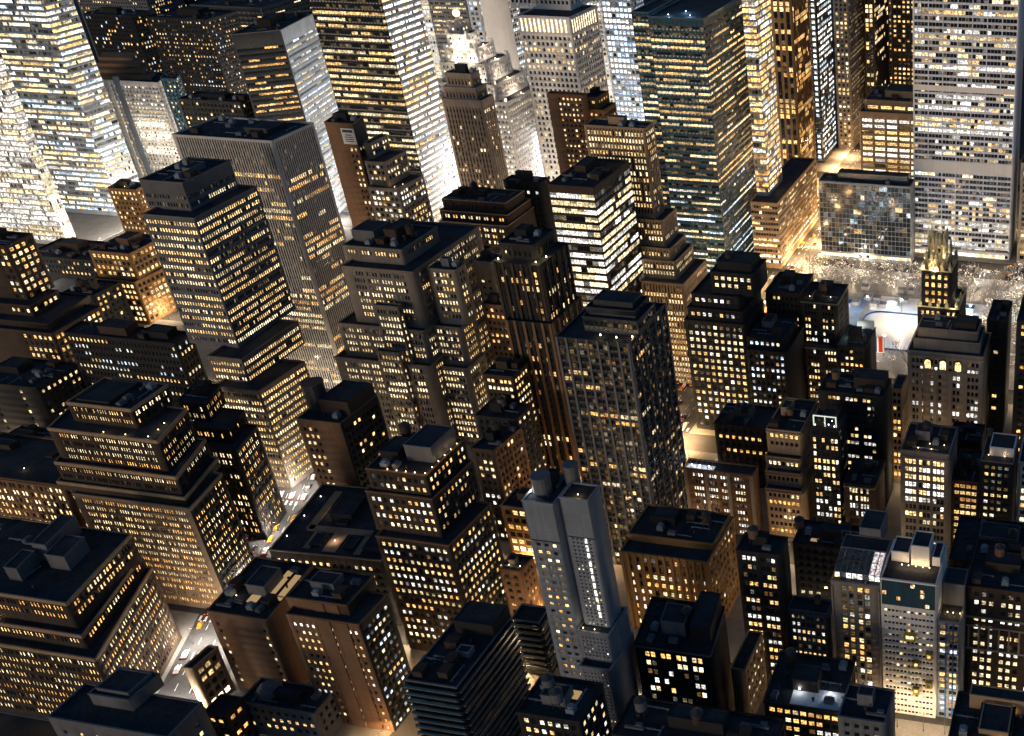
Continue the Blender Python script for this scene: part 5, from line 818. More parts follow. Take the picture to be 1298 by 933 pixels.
# white lit roofs
z, q = ALLT['terrace'][0]; MB().prism([tuple(at(q, u, v)) for u, v in ((.35, .97), (.97, .97), (.97, .93), (.35, .93))], z - .6, z + 4.5).build('screen_wall', W['pale'], ROOT['terrace'])
for k in range(9):
    p = at(q, .3 + .07 * k, .3 + .04 * (k % 3)); MB().cyl(p, .9, z - .7, z + 2.2 + (k % 3) * .6, 6, r2=.15).build('hedge', W['lawn'], ROOT['terrace'])
for u, v in ((.45, .8), (.75, .8), (.25, .4)): p = at(q, u, v); bulb(ROOT['terrace'], (p.x, p.y, z - .7), 420, (.85, 1, .95), True, .25)
z, q = ALLT['whiteyard'][0]; MB().prism([tuple(at(q, u, v)) for u, v in ((.32, .05), (.97, .05), (.97, .38), (.32, .38))], z - .66, z - .45).build('roof_yard', W['paint'], ROOT['whiteyard'])  # slab painted white to hold the white-lit patch of roof in its colour
for u, v in ((.4, .3), (.8, .3)): p = at(q, u, v); bulb(ROOT['whiteyard'], (p.x, p.y, z - .45), 150, (.9, .96, 1), True, .22)
z, q = ALLT['whiterows'][0]
MB().prism([tuple(at(q, u, v)) for u, v in ((.02, .08), (.42, .08), (.42, .6), (.02, .6))], z - .68, z - .5).build('lounge_floor', W['paint'], ROOT['whiterows'])
mb = MB()
for k in range(6): a = at(q, .03 + k * .078, .1); b = at(q, .03 + k * .078, .9); mb.tube((a.x, a.y, z), (a.x, a.y, z + 3), .09, n=4); mb.tube((a.x, a.y, z + 3), (b.x, b.y, z + 4), .09, n=4)
mb.build('lounge_frame', W['steel'], ROOT['whiterows'])
for u, v in ((.1, .3), (.22, .3), (.35, .3)): p = at(q, u, v); bulb(ROOT['whiterows'], (p.x, p.y, z - .5), 130, (.8, .86, 1), True, .25)
z, q = ALLT['cornercourt'][0]
for (u0, v0, u1, v1, h) in ((.25, .35, .5, .75, 5), (.12, .8, .8, .97, 6)): penthouse(ROOT['cornercourt'], q, u0, v0, u1, v1, z - .7, h, 'tan')
for u, v in ((.3, .3), (.45, .3), (.3, .77), (.5, .77)): p = at(q, u, v); bulb(ROOT['cornercourt'], (p.x, p.y, z - .7), 60, (1, .6, .25), False, .2)
# piers, ribs, balconies
ribs('piers', 1, 12, 1.1, .55, 'amberbrick', 'pier', 0.3)
ribs('pierstower', 1, 5, 1.2, .5, 'darkbrown', 'pier', zbot('pierstower', 1), 5); ribs('pierstower', 2, 5, 1.3, .55, 'brown', 'pier', .3, 5)
z, q = ALLT['pierstower'][1]
for u, v in ((.86, .1), (.93, .35), (.05, .1)): p = at(q, u, v); bulb(ROOT['pierstower'], (p.x, p.y, z - .7), 330, (1, .72, .34), False, .3)
ribs('ribs', 2, 7, .9, .45, 'concrete', 'rib', .3, 6)
z, q = ALLT['ribs'][2]
for u, v in ((.55, .12), (.78, .1), (.97, .15), (.97, .5)): p = at(q, u, v); bulb(ROOT['ribs'], (p.x, p.y, z - .7), 60, (1, .74, .4), False, .3)
for dz in (-3.2, -6.4): slab(front('ribs', 0), 0, 1, front('ribs', 0)[4] + dz, front('ribs', 0)[4] + dz + 1.0, .2).build('band', W['limestone'], ROOT['ribs'])
def balconies(key, top, fh, out, nlev):
    for k in range(nlev):
        zz = top - 1.9 - k * fh
        if zz < 4: break
        for f in (front(key), right(key)):
            mb = MB(); slab(f, 0 if f[3].y < -.5 else .0, 1, zz - .22, zz, out, mb=mb)
            slab(f, 0, 1, zz + .02, zz + .16, out + .02, -(out - .1), mb)
            o = mb.build('balcony', W['concrete'], ROOT[key])
            mb = MB(); slab(f, 0.005, .995, zz + .2, zz + 1.05, out - .02, -(out - .08), mb); mb.build('railing', W['blueglass'], o)
balconies('balcony', ALLT['balcony'][0][0], 3.1, 1.5, 15); balconies('balconyw', ALLT['balconyw'][0][0], 3.1, 1.3, 9)
for u in (.0, .3, .62, .95): slab(front('whiterows'), u, u + .05, .3, front('whiterows')[4] - .4, .35).build('pier', W['stone'], ROOT['whiterows'])
# carved base
A, d, L, n, z = front('carved')
for dz, o in ((-14.5, .5), (-19, .35), (-30, .6)): slab(front('carved'), 0, 1, z + dz, z + dz + .7, o).build('cornice', W['stone'], ROOT['carved'])
for k in range(9): slab(front('carved'), .03 + k * .115, .05 + k * .115, z - 29.3, z - 19.05, .45).build('pilaster', W['stone'], ROOT['carved'])
for key, zz, o_, wl in (('greyhouse', -1.6, .9, 'concrete'), ('litloft', -3.2, .5, 'limestone'), ('tanloft', -1.4, .7, 'tan'), ('archloft', -1.5, .7, 'tan'), ('terraces', -1.2, .3, 'tan'), ('pairblock', -1.3, .4, 'concrete'), ('chamfer', -1.0, .4, 'tan'), ('leftloft', -1.1, .5, 'brown'), ('studio', -1.2, .6, 'stone')):
    for i in range(len(ALLT[key])):
        f = front(key, i); hh = 1.5 if key in ('terraces', 'chamfer') else .6; slab(f, 0, 1, f[4] + zz, f[4] + zz + hh, o_).build('cornice', W[wl], ROOT[key])
        f = right(key, i); slab(f, 0, 1, f[4] + zz + .003, f[4] + zz + hh, o_ - .01).build('cornice', W[wl], ROOT[key])
for k in range(13): f = front('greyhouse'); slab(f, .01 + k * .08, .03 + k * .08, f[4] - 2.5, f[4] - 1.62, .8).build('bracket', W['concrete'], ROOT['greyhouse'])
# curved roof hotel
z, q = ALLT['curvedhotel'][0]
for k in range(4):
    v0 = .1 + .2 * k; zz = z + 1.5 + 3.3 * k; V = []; F = []
    for j in range(9):
        u = .02 + (.86 - .12 * k) * j / 8; b_ = math.sin(math.pi * (j / 8) * .5) * .22
        for (vv, hh) in ((v0 + b_ * .5, -2.6), (v0 + b_ * .5, .4), (v0 + .34 + b_, 2.0)):
            p = at(q, u, vv); V.append((p.x, p.y, zz + hh * (1 - .4 * j / 8)))
    for j in range(8):
        for e in range(2): F.append((j * 3 + e, j * 3 + 3 + e, j * 3 + 4 + e, j * 3 + 1 + e))
    MB().add(V, F).build('curved_roof', W['deck'], ROOT['curvedhotel'])
for u in (.02, .12, .22): slab(front('curvedhotel'), u, u + .035, .3, z - .5, .7).build('pier', W['white'], ROOT['curvedhotel'])
slab(front('curvedhotel'), .33, .42, .3, z + 3, .8).build('dark_shaft', W['slate'], ROOT['curvedhotel'])
for u in (.5, .62, .74, .86):
    for zz in (30, 42, 52): p = A = front('curvedhotel')[0] + front('curvedhotel')[1] * (front('curvedhotel')[2] * u) + front('curvedhotel')[3] * 1.6; bulb(ROOT['curvedhotel'], (p.x, p.y, zz), 700, (1, .85, .62), False, .4, 'facade_lamp')
# painted sign panel
f = front('signslab'); A, d, L, n, z = f; sg = slab(f, .52, .98, z - 12.5, z - 3, .25).build('sign_panel', W['paint'], ROOT['signslab'])
for (z0_, z1_, u0, u1) in ((-5.4, -3.8, .57, .93), (-7.2, -6.6, .64, .86), (-8.5, -8.0, .6, .9), (-9.8, -9.3, .6, .9), (-11, -10.5, .6, .9)): slab(f, u0, u1, z + z0_, z + z1_, .3, -.26).build('sign_stripe', W['darkmetal'], sg)
# bays on the limestone block
for (i, u0, u1, ztop, out) in ((2, .55, .82, 82, 3.2), (3, .52, .76, 58, 3.2)):
    A, d, L, n, z = front('zigzag', i); P = [A + d * (u0 * L) + n * out, A + d * (u1 * L) + n * out, A + d * (u1 * L) - n * .3, A + d * (u0 * L) - n * .3]
    if i == 2: ztop = z + 14; P = [p - n * 0 for p in P]
    else: ztop = z + 8
    tier(ROOT['zigzag'], [tuple(p) for p in P], zbot('zigzag', i) if i == 2 else .2, ztop, {**S['zigzag'], 'edge': .8, 'grp': 0})
# lamplit terraces; lamps on the terraces block added for its window spill
for key, i, pts, pw in (('lampterrace', 0, [(.35, .03), (.5, .03), (.65, .03), (.8, .03), (.96, .04), (.97, .2), (.97, .36), (.97, .52), (.97, .68), (.97, .84)], 45),
                        ('studio', 0, [(.2, .2), (.5, .3), (.75, .25)], 70), ('litloft', 0, [(.35, .12), (.62, .12), (.55, .3), (.12, .35), (.85, .3)], 40), ('penthouse', 0, [(.2, .2), (.7, .2)], 40),
                        ('terraces', 1, [(.5, .06), (.7, .06), (.9, .08), (.93, .3), (.93, .5)], 60), ('chamfer', 1, [(.35, .04), (.55, .04), (.2, .04)], 60), ('leftloft', 1, [(.1, .25), (.35, .25), (.6, .25)], 60),
                        ('sheds', 0, [(.5, .2), (.8, .2)], 40), ('blankbrick', 0, [(.25, .3), (.62, .45)], 50), ('smallbrown', 0, [(.5, .3)], 60), ('signwing', 2, [(.9, .3), (.8, .1)], 160), ('tanside', 0, [(.3, .3), (.8, .3)], 60)):
    z, q = ALLT[key][i]
    for u, v in pts: p = at(q, u, v); bulb(ROOT[key], (p.x, p.y, z - .7), pw, (1, .66, .3), False, .15)
# plain strips and skylights on the brick blocks
for u0, u1 in ((.42, .6), (.66, .84)):
    for i in (0, 1): f = front('striptower', i); slab(f, u0, u1, zbot('striptower', i) if i == 0 else .3, f[4] - .3, .35 if i else .35).build('blank_strip', W['brown'], ROOT['striptower'])
SKY = emit_mat('skylight_glow', (1, .62, .25), .3)
for key, spots in (('blankbrick', ((.45, .25, .6, .62), (.68, .4, .78, .85), (.85, .35, .95, .8))), ('roundtanks', ((.6, .55, .75, .75),)), ('signframe', ((.2, .2, .3, .3),)), ('longblack', ((.3, .3, .34, .4),))):
    z, q = ALLT[key][0]
    for (u0, v0, u1, v1) in spots: MB().prism([tuple(at(q, u, v)) for u, v in ((u0, v0), (u1, v0), (u1, v1), (u0, v1))], z - .69, z - .3).build('skylight', SKY, ROOT[key])
# roof drums, water tanks
TANK = {}
def tank_meshes(mat):
    if mat in TANK: return TANK[mat]
    b = MB(); b.cyl((0, 0), 1.9, 3.2, 7.0, 14)
    for k in range(4): b.cyl((0, 0), 1.95, 3.5 + k * .95, 3.6 + k * .95, 14)
    rf = MB(); rf.cyl((0, 0), 2.1, 7.0, 8.5, 14, r2=.12); lg = MB(); lg.box((0, 0), (1, 0), .11, .11, 0, 3.1); pl = MB(); pl.cyl((0, 0), 2.0, 3.0, 3.2, 14)
    out = []
    for nm, m, mt in (('tank', b, mat), ('tank_roof', rf, 'darkmetal'), ('leg', lg, 'darkmetal'), ('platform', pl, 'darkmetal')):
        me = bpy.data.meshes.new(nm); me.from_pydata(m.v, [], m.f); me.materials.append(W[mt]); me.update(); out.append((nm, me))
    TANK[mat] = out; return out
def water_tank(key, u, v, label, mat='wood', sc=1.0, i=0, dz=0):
    z, q = ALLT[key][i]; p = at(q, u, v); r = empty('water_tank', (p.x, p.y, z - .7 + dz), label, 'water tank'); r.scale = (sc, sc, sc)
    for nm, me in tank_meshes(mat):
        for (x, y) in (((-1.2, -1.2), (1.2, -1.2), (1.2, 1.2), (-1.2, 1.2)) if nm == 'leg' else ((0, 0),)):
            o = link(nm, me, r, local=True); o.location = (x, y, 0)
for a in (('signframe', .02, .5, 'wooden water tank on the roof left of the steel sign frame'), ('club', 1.2, -2.4, 'wooden water tank in front of the arched windows clubhouse'), ('studio', .5, .4, 'wooden water tank on lamp lit roof of the studio block'),
          ('terrace', 1.25, .1, 'wooden water tank with amber lit drum near the narrow tan house'), ('tankblock', .35, .35, 'left one of two dark water tanks beside the stepped brown tower', 'darkbrown'), ('tankblock', .75, .4, 'right one of two dark water tanks beside the stepped brown tower', 'darkbrown'),
          ('litloft', .42, .6, 'dark water tank at the back of the bright window loft roof', 'darkbrown'), ('piers', .82, .55, 'dark water tank on roof of the amber pier loft', 'darkbrown'), ('amberinfill', .4, .4, 'dark water tank above the glowing amber floors', 'darkbrown'),
          ('blackloft', .3, .5, 'dark water tank on the black setback loft', 'darkbrown'), ('greydots', .5, .5, 'small far water tank on the grey dotted tower'), ('pairblock', .6, .55, 'dark water tank on roof of the paired window office block', 'darkbrown'),
          ('roundtanks', .3, .6, 'left grey drum tank on the roof at the lower edge', 'concrete'), ('roundtanks', .55, .3, 'right grey drum tank on the roof at the lower edge', 'concrete'), ('amberdark', .3, .55, 'wooden water tank on the dark block with amber window groups'), ('greyhouse', .7, .5, 'wooden water tank on the small grey stone house', 'wood', .75), ('carved', .3, .6, 'wooden water tank on the roof above the carved stone base'), ('carved', .6, .6, 'dark water tank on the roof above the carved stone base', 'darkbrown'),
          ('longblack', .55, .5, 'wooden water tank standing on the long black roof'), ('whiteyard', .2, .75, 'dark water tank behind the white lit roof yard', 'darkbrown'), ('wideblack', .2, .5, 'wooden water tank on the wide black loft left of its long penthouse'), ('penthouse', .1, .8, 'small water tank beside the pale penthouse', 'darkbrown', .7),
          ('archloft', .6, .6, 'wooden water tank on the arched lower storey loft', 'wood', .8), ('tanloft', .5, .4, 'wooden water tank on the tan stepped loft', 'wood', .85), ('blackmid', .4, .5, 'dark water tank on the black loft behind the brown office block', 'darkbrown'), ('cornercourt', .85, .4, 'wooden water tank on the corner courtyard block'),
          ('lampterrace', .12, .85, 'dark water tank at back left of the lamplit terrace roof', 'darkbrown'), ('zigzag', .86, .5, 'dark water tank on top of the stepped limestone block', 'darkbrown'), ('edgeroof', .5, .5, 'dark water tank in the middle of the long roof at lower edge', 'darkbrown'), ('leftloft', .3, .5, 'wooden water tank on the low brown loft at left'),
          ('edgeroof', .12, .6, 'pale drum tank on the long black roof at lower edge', 'concrete'),
          ('pairedamber', .35, .6, 'dark water tank on the paired amber window loft', 'darkbrown'), ('gapvent', .5, .5, 'grey water tank above the ribbed side wall house', 'concrete'), ('ribbed', .4, .6, 'small dark water tank on the brown office house', 'darkbrown')):
    if a[0] in ('club', 'terrace'): continue
    water_tank(*a)
z, q = ALLT['tankhouse'][0]; p = at(q, .12, .45); m = MB(); m.cyl(p, 4.4, z - .5, z + 12, 20); m.cyl(p, 4.6, z + 12, z + 12.6, 20); m.build('roof_drum', W['darkmetal'], ROOT['tankhouse'])
z, q = ALLT['clutter'][0]; p = at(q, .25, .6); m = MB(); m.cyl(p, 4.2, z - .6, z + 1.8, 20); m.cyl(p, 4.2, z + 1.8, z + 3.4, 20, r2=2.2); m.build('dome', W['concrete'], ROOT['clutter'])
for f in (front('knick', 1), right('knick', 1)):
    for k in range(11):
        o = slab(f, .05 + k * .083, .085 + k * .083, f[4] - 11, f[4] - 2, .06, .1).build('arcade_window', PANE1, ROOT['knick']); o.color = (1.1, .85, .5, 1)
    slab(f, 0, 1, f[4] - 1.8, f[4] - .6, .8).build('cornice', W['white'], ROOT['knick']); slab(f, 0, 1, f[4] - 12.6, f[4] - 11.6, .6).build('cornice', W['white'], ROOT['knick'])
# glowing screens added in the canyon to throw light on the towers
def screen_mat(name, col, s):
    m = emit_mat(name, col, s, (.05, .05, .05)); n = m.node_tree.nodes; l = m.node_tree.links; b = n['Principled BSDF']
    tc = n.new('ShaderNodeTexCoord'); br = n.new('ShaderNodeTexBrick'); br.inputs['Scale'].default_value = .16; br.inputs['Color1'].default_value = (*[c * .25 for c in col], 1); br.inputs['Color2'].default_value = (*col, 1); br.inputs['Mortar'].default_value = (.05, .06, .08, 1)
    mp = n.new('ShaderNodeMapping'); mp.inputs['Rotation'].default_value = (R(90), 0, 0); l.new(tc.outputs['Object'], mp.inputs[0]); l.new(mp.outputs[0], br.inputs[0]); l.new(br.outputs[0], b.inputs['Emission Color']); return m
SCR = screen_mat('screen_glow', (.93, .96, 1), 11.0); SCRW = screen_mat('screen_glow_warm', (1, .80, .62), 9.0)
def fill_screen(x0, x1, n, z0, z1, label, mat, ang=0.0):
    r = empty('added_light_screen', ((x0 + x1) / 2, n, 0), label, 'added light screen'); w2 = (x1 - x0) / 2; r.rotation_euler = (0, 0, ang)
    m = MB(); m.box((0, .5), (1, 0), w2 + .4, .4, z0 - .4, z1 + .4); m.build('frame', W['darkmetal'], r, local=True)
    m = MB(); m.add([(-w2, .08, z0), (w2, .08, z0), (w2, .08, z1), (-w2, .08, z1)], [(0, 1, 2, 3)]); m.build('screen', mat, r, local=True)
    for x in (-w2 * .8, w2 * .8): m = MB(); m.box((x, 1.1), (1, 0), .4, .18, .1, z0 + 2); m.build('post', W['darkmetal'], r, local=True)
fill_screen(-516, -492, 817, 22, 72, 'huge added white light screen on the blank pale tower', SCR)
fill_screen(-446, -426, 752, 8, 62, 'added white light screen between the floodlit tower and the beige stone tower', SCR)
fill_screen(-470, -470 + 34, 800, 6, 40, 'wide added warm light screen low in the bright canyon', SCRW)
fill_screen(-468, -446, 684, 6, 74, 'added white light screen facing west toward the pale glittering wall', SCR, -math.pi / 2)
fill_screen(-406, -380, 700, 5, 40, 'added warm light screen in front of the beige stone tower', SCRW, -math.pi / 2)
for z0_, z1_, k in ((120.5 - 2.2, 120.5 + 1.6, 0), (66.6 - 4.0, 66.6 + 3.5, 1)): slab(front('grace'), .006, .994, z0_, z1_, .12).build('mechanical_band', W['white'], ROOT['grace'])
for u, v in ((.3, .3), (.7, .3), (.5, .8)): z, q = ALLT['verizon'][0]; p = at(q, u, v * .3); bulb(ROOT['verizon'], (p.x, p.y, z - .7), 900, (.25, .6, 1), True, .2)
# storefront strips
for key, out in (('grace', .3), ('hbo', .3)):
    f = front(key); slab(f, 0, 1, 5.2, 5.9, 2.0).build('canopy', W['pale'], ROOT[key])

# ------------------------------------------------------------------ street lamps, cars, park
def lamp_mesh():
    p = MB(); p.cyl((0, 0), .12, 0, 8.4, 6, r2=.07); p.tube((0, 0, 8.4), (1.9, 0, 9.1), .05, n=4); p.cyl((0, 0), .25, 0, .5, 6)
    h = MB(); h.box((1.9, 0), (1, 0), .45, .18, 8.98, 9.12); b = MB(); b.box((1.9, 0), (1, 0), .36, .13, 8.9, 8.975)
    out = []
    for nm, m, mt in (('pole', p, W['darkmetal']), ('lamp_head', h, W['darkmetal']), ('lamp_lens', b, None)):
        me = bpy.data.meshes.new(nm); me.from_pydata(m.v, [], m.f); me.materials.append(mt or BULB); me.update(); out.append((nm, me))
    return out
LAMP = lamp_mesh(); LL = {}
def street_lamp(x, y, a, power, col, label, group, up=.35):
    r = empty('street_lamp', (x, y, .15), label, 'street lamp', group); r.rotation_euler = (0, 0, a)
    for nm, me in LAMP: link(nm, me, r, local=True)
    k = (round(power), col)
    if k not in LL:
        l = bpy.data.lights.new('street_light', 'POINT'); l.energy = power * STREET * up; l.color = col; l.shadow_soft_size = .5
        s = bpy.data.lights.new('street_spot', 'SPOT'); s.energy = power * STREET * (1 - up); s.color = col; s.shadow_soft_size = .5; s.spot_size = R(150); s.spot_blend = .4; LL[k] = (l, s)
    for l in LL[k]: o = bpy.data.objects.new(l.name, l); COL.objects.link(o); o.parent = r; o.location = (1.9, 0, 8.6)
ORANGE, WARM, WHITE = (1.0, .60, .26), (1.0, .72, .42), (1.0, .88, .74)
def free(x, y):
    for key in ALLT:
        q = ALLT[key][-1][1]
        if all((q[(i + 1) % 4][0] - q[i][0]) * (y - q[i][1]) - (q[(i + 1) % 4][1] - q[i][1]) * (x - q[i][0]) > -3.0 * math.dist(q[i], q[(i + 1) % 4]) for i in range(4)): return False
    return True
nl = 0
for n in SN[1:8]:
    x = -640
    while x < 20:
        if free(x, n - 5): street_lamp(x, n - 7, math.pi / 2, (22000 if n > 690 and x < -300 else 5200 * (.5 if x > -210 and n < 520 else 1.0)), WARM if not (n > 690 and x < -300) else WHITE, 'street lamp with bent arm on the side street kerb', 'street lamps along the side streets', .75 if n > 690 and x < -300 else .5); nl += 1  # north-west lamps overpowered, added light to whiten the canyon walls
        x += 46
n = 240
while n < 960:
    for s in (-1, 1):
        x = -233 + s * 15.5
        if free(x, n): street_lamp(x, n + (9 if s > 0 else 0), 0 if s < 0 else math.pi, 30000 if n > 440 else 8000, ORANGE, 'street lamp with bent arm beside the avenue by the park', 'street lamps along the avenue', .12)
    x = bway(n)
    if n < 640:
        for s in (-1, 1):
            if free(x + s * 8.5, n): street_lamp(x + s * 8.5, n, 0 if s < 0 else math.pi, 9000, WHITE, 'street lamp with bent arm beside the diagonal street', 'street lamps along the diagonal street', .28)
    if n > 420 and free(-481, n): street_lamp(-481, n, 0, 9000 if n < 600 else 60000, WHITE, 'street lamp added to brighten the far canyon', 'street lamps added to brighten the canyon')  # unseen lamps, added and overpowered to whiten the canyon towers
    if n > 420 and free(-728, n): street_lamp(-728, n, 0, 9000 if n < 560 else 30000, WHITE, 'street lamp on the far left avenue', 'street lamps on the far avenue', .8)  # northern ones overpowered to wash the pale tower fronts with light
    n += 34
def car_meshes(col):
    out = []
    b = MB(); prof = [(-2.25, .45), (-2.25, .85), (-1.9, .95), (-1.35, 1.0), (-.75, 1.45), (.65, 1.45), (1.2, 1.0), (2.1, .85), (2.3, .7), (2.3, .4)]
    b.add([(x, -.9 + (.12 if z > 1.2 else 0), z) for x, z in prof] + [(x, .9 - (.12 if z > 1.2 else 0), z) for x, z in prof], [(i, (i + 1) % 10, 10 + (i + 1) % 10, 10 + i) for i in range(10)] + [tuple(range(10)), tuple(reversed(range(10, 20)))])
    out.append(('body', b, W[col], [(0, 0, 0)]))
    g = MB(); g.prism([(-1.2, -.8), (1.05, -.8), (1.05, .8), (-1.2, .8)], 1.04, 1.4, 0, [(-.78, -.8), (.66, -.8), (.66, .8), (-.78, .8)]); out.append(('glazing', g, W['blackglass'], [(0, 0, .01)]))
    wv = MB(); wv.tube((0, -.1, 0), (0, .1, 0), .34, n=10); out.append(('wheel', wv, W['rubber'], [(-1.4, -.86, .34), (-1.4, .86, .34), (1.45, -.86, .34), (1.45, .86, .34)]))
    h = MB(); h.box((0, 0), (1, 0), .06, .22, -.1, .1); out.append(('headlight', h, BULBW, [(2.28, -.6, .62), (2.28, .6, .62)])); out.append(('taillight', h, emit_mat('tail_glow', (1, .03, .01), 3), [(-2.27, -.6, .7), (-2.27, .6, .7)]))
    res = []
    for nm, m, mt, pos in out:
        me = bpy.data.meshes.new(nm); me.from_pydata(m.v, [], m.f); me.materials.append(mt); me.update(); res.append((nm, me, pos))
    return res
CARS = {c: car_meshes(c) for c in ('caryellow', 'carwhite', 'carblack')}
CL = {'caryellow': ('yellow taxi on the avenue with lights on', 'yellow taxis in traffic'), 'carwhite': ('white car on the street with lights on', 'white cars in traffic'), 'carblack': ('dark car on the street with lights on', 'dark cars in traffic')}
def car(x, y, a, c):
    r = empty('car', (x, y, .004), CL[c][0], 'car', CL[c][1]); r.rotation_euler = (0, 0, a)
    for nm, me, pos in CARS[c]:
        for p in pos: o = link(nm, me, r, local=True); o.location = p
crnd = random.Random(3)
for n in range(470, 860, 7):
    for x in (-243.6, -239.4, -235, -231, -226.8, -222.8):
        if crnd.random() < (.55 if x in (-243.6, -222.8) else .2): car(x + crnd.uniform(-.3, .3), n + crnd.uniform(-1, 1), math.pi / 2, crnd.choice(['caryellow', 'carwhite', 'carblack', 'carblack']))
for x in range(-212, -20, 8):
    for dy in (-8.5, -3.5, 3.5, 8.5):
        if crnd.random() < .3: car(x, 700 + dy, 0 if dy < 0 else math.pi, crnd.choice(['caryellow', 'carwhite', 'carblack']))
for n in range(236, 400, 8):
    for s in (-9.5, -3, 3, 9.5):
        if crnd.random() < .6: car(bway(n) + s, n, math.pi / 2 + .4, crnd.choice(['caryellow', 'carwhite', 'carblack']))
for n, xs in ((326, (-215, -150, -112, -84)), (346, (-180, -128, -60)), (410, (-200, -150, -112, -58, -40)), (436, (-190, -150, -92)), (478, (-175, -150, -70)), (276, (-240, -160, -120, -95)), (286, (-78, -66, -56, -48))):
    for x in xs:
        if free(x, n): street_lamp(x, n, 0, 1500 if n != 286 else 1500, WARM, 'yard lamp on a pole between the lofts' if n != 286 else 'court lamp on a pole before the white hotel', 'yard lamps between the lofts' if n != 286 else 'court lamps before the hotels', .7)
# skating rink, banner, pavilion tents
def rrect(x0, y0, x1, y1, r, n=6):
    out = []
    for cx_, cy_, a0 in ((x1 - r, y0 + r, -90), (x1 - r, y1 - r, 0), (x0 + r, y1 - r, 90), (x0 + r, y0 + r, 180)):
        for k in range(n + 1): t = R(a0 + 90 * k / n); out.append((cx_ + r * math.cos(t), cy_ + r * math.sin(t)))
    return out
rk = empty('skating_rink', (-125, 605, .15), 'white floodlit ice rink with rounded corners in the park', 'ice rink')
ro = rrect(-158, 574, -92, 622, 9)
MB().prism(ro, .154, .35).build('ice_sheet', W['ice'], rk); ring(ro, -.35, -.1, .155, 1.3).build('rink_board', W['bluepaint'], rk)
for x in (-158.5, -136, -114, -91.5):
    for y in (573, 623):
        r = empty('rink_lamp', (x, y, .15), 'tall floodlight mast at the edge of the ice rink', 'floodlight mast', 'floodlight masts round the rink')
        m = MB(); m.cyl((0, 0), .16, 0, 10, 6); m.build('pole', W['steel'], r, local=True); m = MB(); m.box((0, 0), (1, 0), .7, .35, 10.0, 10.35); m.build('lamp_head', BULBW, r, local=True)
        l = lamp_light('rink_light', (0, 0, 9.6), 3600, (.86, .93, 1), .4); l.parent = r
MB().prism([(-216, 572), (-162, 572), (-162, 640), (-216, 640)], .153, .3).build('rink_deck', W['deckbluelit'], rk); MB().prism([(-157.9, 624.5), (-60, 624.5), (-60, 646), (-157.9, 646)], .153, .29).build('rink_deck', W['paint'], rk)  # first deck's colour holds the blue light of this zone
for k, (x, y) in enumerate([(x, y) for x in (-205, -190, -175) for y in (585, 605, 628)] + [(x, 635) for x in (-145, -120, -95, -70)]):
    r = empty('pavilion', (x, y, .3), 'flat roofed blue lit pavilion box beside the ice rink', 'pavilion', 'pavilion boxes beside the rink')
    m = MB(); m.box((0, 0), (1, 0), 4.0, 2.2, 0, 3.0); m.build('wall', W['paleglass'], r, local=True); m = MB(); m.box((0, 0), (1, 0), 4.4, 2.6, 3.0, 3.25); m.build('roof', W['bluepaint' if k % 3 else 'white'], r, local=True)  # blue light of the zone put into most roof colours too
    l = lamp_light('pavilion_light', (0, -4, 3.6), 1500, (.6, .8, 1), .3); l.parent = r
bn = empty('banner_sign', (-138, 566, .15), 'tall blue and red banner standing by the rink', 'banner')
m = MB(); m.box((0, 0), (1, 0), 3.4, .15, 2, 13); m.build('panel', W['paint'], bn, local=True)
for x, c in ((-1.9, 'bluepaint'), (1.2, 'redpaint')): m = MB(); m.box((x, -.22), (1, 0), 1.2 if c == 'redpaint' else .9, .06, 2.4, 12.6); m.build('stripe', W[c], bn, local=True)
for x in (-3, 3): m = MB(); m.box((x, 0), (1, 0), .15, .15, 0, 2); m.build('post', W['darkmetal'], bn, local=True)
def tent_mesh():
    m = MB(); m.prism([(-2.4, -2.4), (2.4, -2.4), (2.4, 2.4), (-2.4, 2.4)], 2.6, 3.9, 0, [(-2.3, -.1), (2.3, -.1), (2.3, .1), (-2.3, .1)]); w_ = MB(); w_.prism([(-2.3, -2.3), (2.3, -2.3), (2.3, 2.3), (-2.3, 2.3)], 0, 2.6)
    out = []
    for nm, mm, mt in (('tent_roof', m, 'concrete'), ('tent_wall', w_, 'pale')):
        me = bpy.data.meshes.new(nm); me.from_pydata(mm.v, [], mm.f); me.materials.append(W[mt]); me.update(); out.append((nm, me))
    return out
TENT = tent_mesh(); trd = random.Random(5)
for (x0, x1, y) in ((-212, -165, 588), (-212, -165, 600), (-212, -90, 631), (-212, -90, 640), (-205, -60, 655)):
    x = x0
    while x < x1:
        if trd.random() < .16:
            r = empty('market_tent', (x, y, .15), 'small white market tent in the park beside the rink', 'tent', 'market tents in the park')
            for nm, me in TENT: link(nm, me, r, local=True)
        x += 6.2
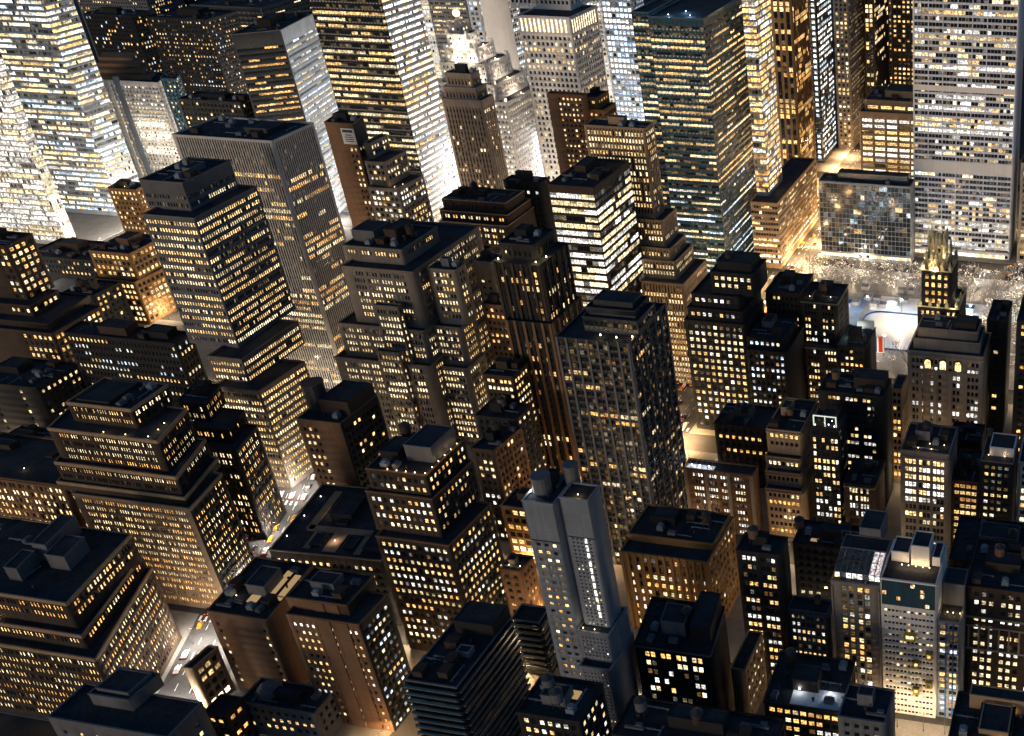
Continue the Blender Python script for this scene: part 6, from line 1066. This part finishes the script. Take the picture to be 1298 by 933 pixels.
# bare park trees
def tree_meshes(seed):
    rnd = random.Random(seed); tr = MB(); cr = MB(); lt = MB()
    H = rnd.uniform(4.5, 6); tr.tube((0, 0, 0), (rnd.uniform(-.3, .3), rnd.uniform(-.3, .3), H), .28, .19, 6)
    def grow(p, d, L, r, lv):
        q = p + d * L; cr.tube(p, q, r, r * .72, 3)
        if lv == 0:
            if rnd.random() < .3:
                k = .15; lt.add([(q.x - k, q.y, q.z - k), (q.x + k, q.y, q.z - k), (q.x + k, q.y, q.z + k), (q.x - k, q.y, q.z + k)], [(0, 1, 2, 3)])
            return
        for _ in range(3 if lv > 1 else 2):
            nd = (d + Vector((rnd.uniform(-1, 1), rnd.uniform(-1, 1), rnd.uniform(-.25, .8))) * .75).normalized(); grow(p + d * L * rnd.uniform(.6, 1), nd, L * rnd.uniform(.6, .85), r * .62, lv - 1)
    for _ in range(5):
        a = rnd.uniform(0, 6.28); grow(Vector((0, 0, H - rnd.uniform(0, 1.2))), Vector((math.cos(a) * .8, math.sin(a) * .8, .9)).normalized(), rnd.uniform(2.6, 3.6), .2, 3)
    out = []
    for nm, m, mt in (('trunk', tr, W['bark']), ('crown', cr, W['bark']), ('string_lights', lt, emit_mat('fairy_glow', (1, .84, .62), 2.2))):
        me = bpy.data.meshes.new(nm); me.from_pydata(m.v, [], m.f); me.materials.append(mt); me.update(); out.append((nm, me))
    return out
TREES = [tree_meshes(k) for k in range(4)]
def tree(x, y, sc, k, label, group):
    r = empty('bare_tree', (x, y, .15), label, 'tree', group); r.scale = (sc, sc, sc * random.uniform(.9, 1.1)); r.rotation_euler = (0, 0, random.uniform(0, 6.28))
    for nm, me in TREES[k]:
        o = link(nm, me, r, 'stuff' if nm == 'string_lights' else None, local=True)
trd = random.Random(9); cnt = 0
for row, y in enumerate((648, 655, 662, 669, 676, 683)):
    x = -214 + (row % 2) * 4
    while x < 30:
        if trd.random() < .88: tree(x + trd.uniform(-1.5, 1.5), y + trd.uniform(-2, 2), trd.uniform(.75, 1.15), trd.randrange(4), 'bare winter tree strung with lights on the north side of the park', 'bare trees on the north side of the park'); cnt += 1
        x += 8.4
for row, y in enumerate((547, 554, 561, 568)):
    x = -214 + (row % 2) * 4
    while x < 30:
        if trd.random() < .85 and not (-146 < x < -130 and y > 560): tree(x + trd.uniform(-1.5, 1.5), y + trd.uniform(-2, 2), trd.uniform(.7, 1.0), trd.randrange(4), 'bare winter tree strung with lights on the south side of the park', 'bare trees on the south side of the park'); cnt += 1
        x += 8.4
for row, x in enumerate((-80, -72, -64, -56, -48, -40)):
    y = 576
    while y < 646: tree(x + trd.uniform(-1.5, 1.5), y + trd.uniform(-2, 2), trd.uniform(.8, 1.1), trd.randrange(4), 'bare winter tree strung with lights east of the ice rink', 'bare trees east of the rink'); cnt += 1; y += 8.6
for (x, y) in [(x, y) for x in range(-205, 20, 27) for y in (651, 665, 679)] + [(x, 557) for x in range(-205, 20, 30)] + [(x, y) for x in (-75, -50) for y in (585, 610, 635)] + [(-200, 590), (-180, 610), (-200, 625)]:
    r = empty('park_lamp', (x + 3, y + 3, .15), 'park lamp post with glowing lantern among bare trees', 'park lamp', 'park lamp posts')
    m = MB(); m.cyl((0, 0), .08, 0, 3.6, 6); m.build('pole', W['darkmetal'], r, local=True); m = MB(); m.cyl((0, 0), .25, 3.6, 4.2, 8, r2=.18); m.build('lantern', BULB if (x * 7 + y) % 3 else BULBW, r, local=True)
    l = lamp_light('park_light', (0, 0, 4.6), 2300, (1, .78, .55) if (x * 7 + y) % 3 else (.85, .92, 1), .2); l.parent = r
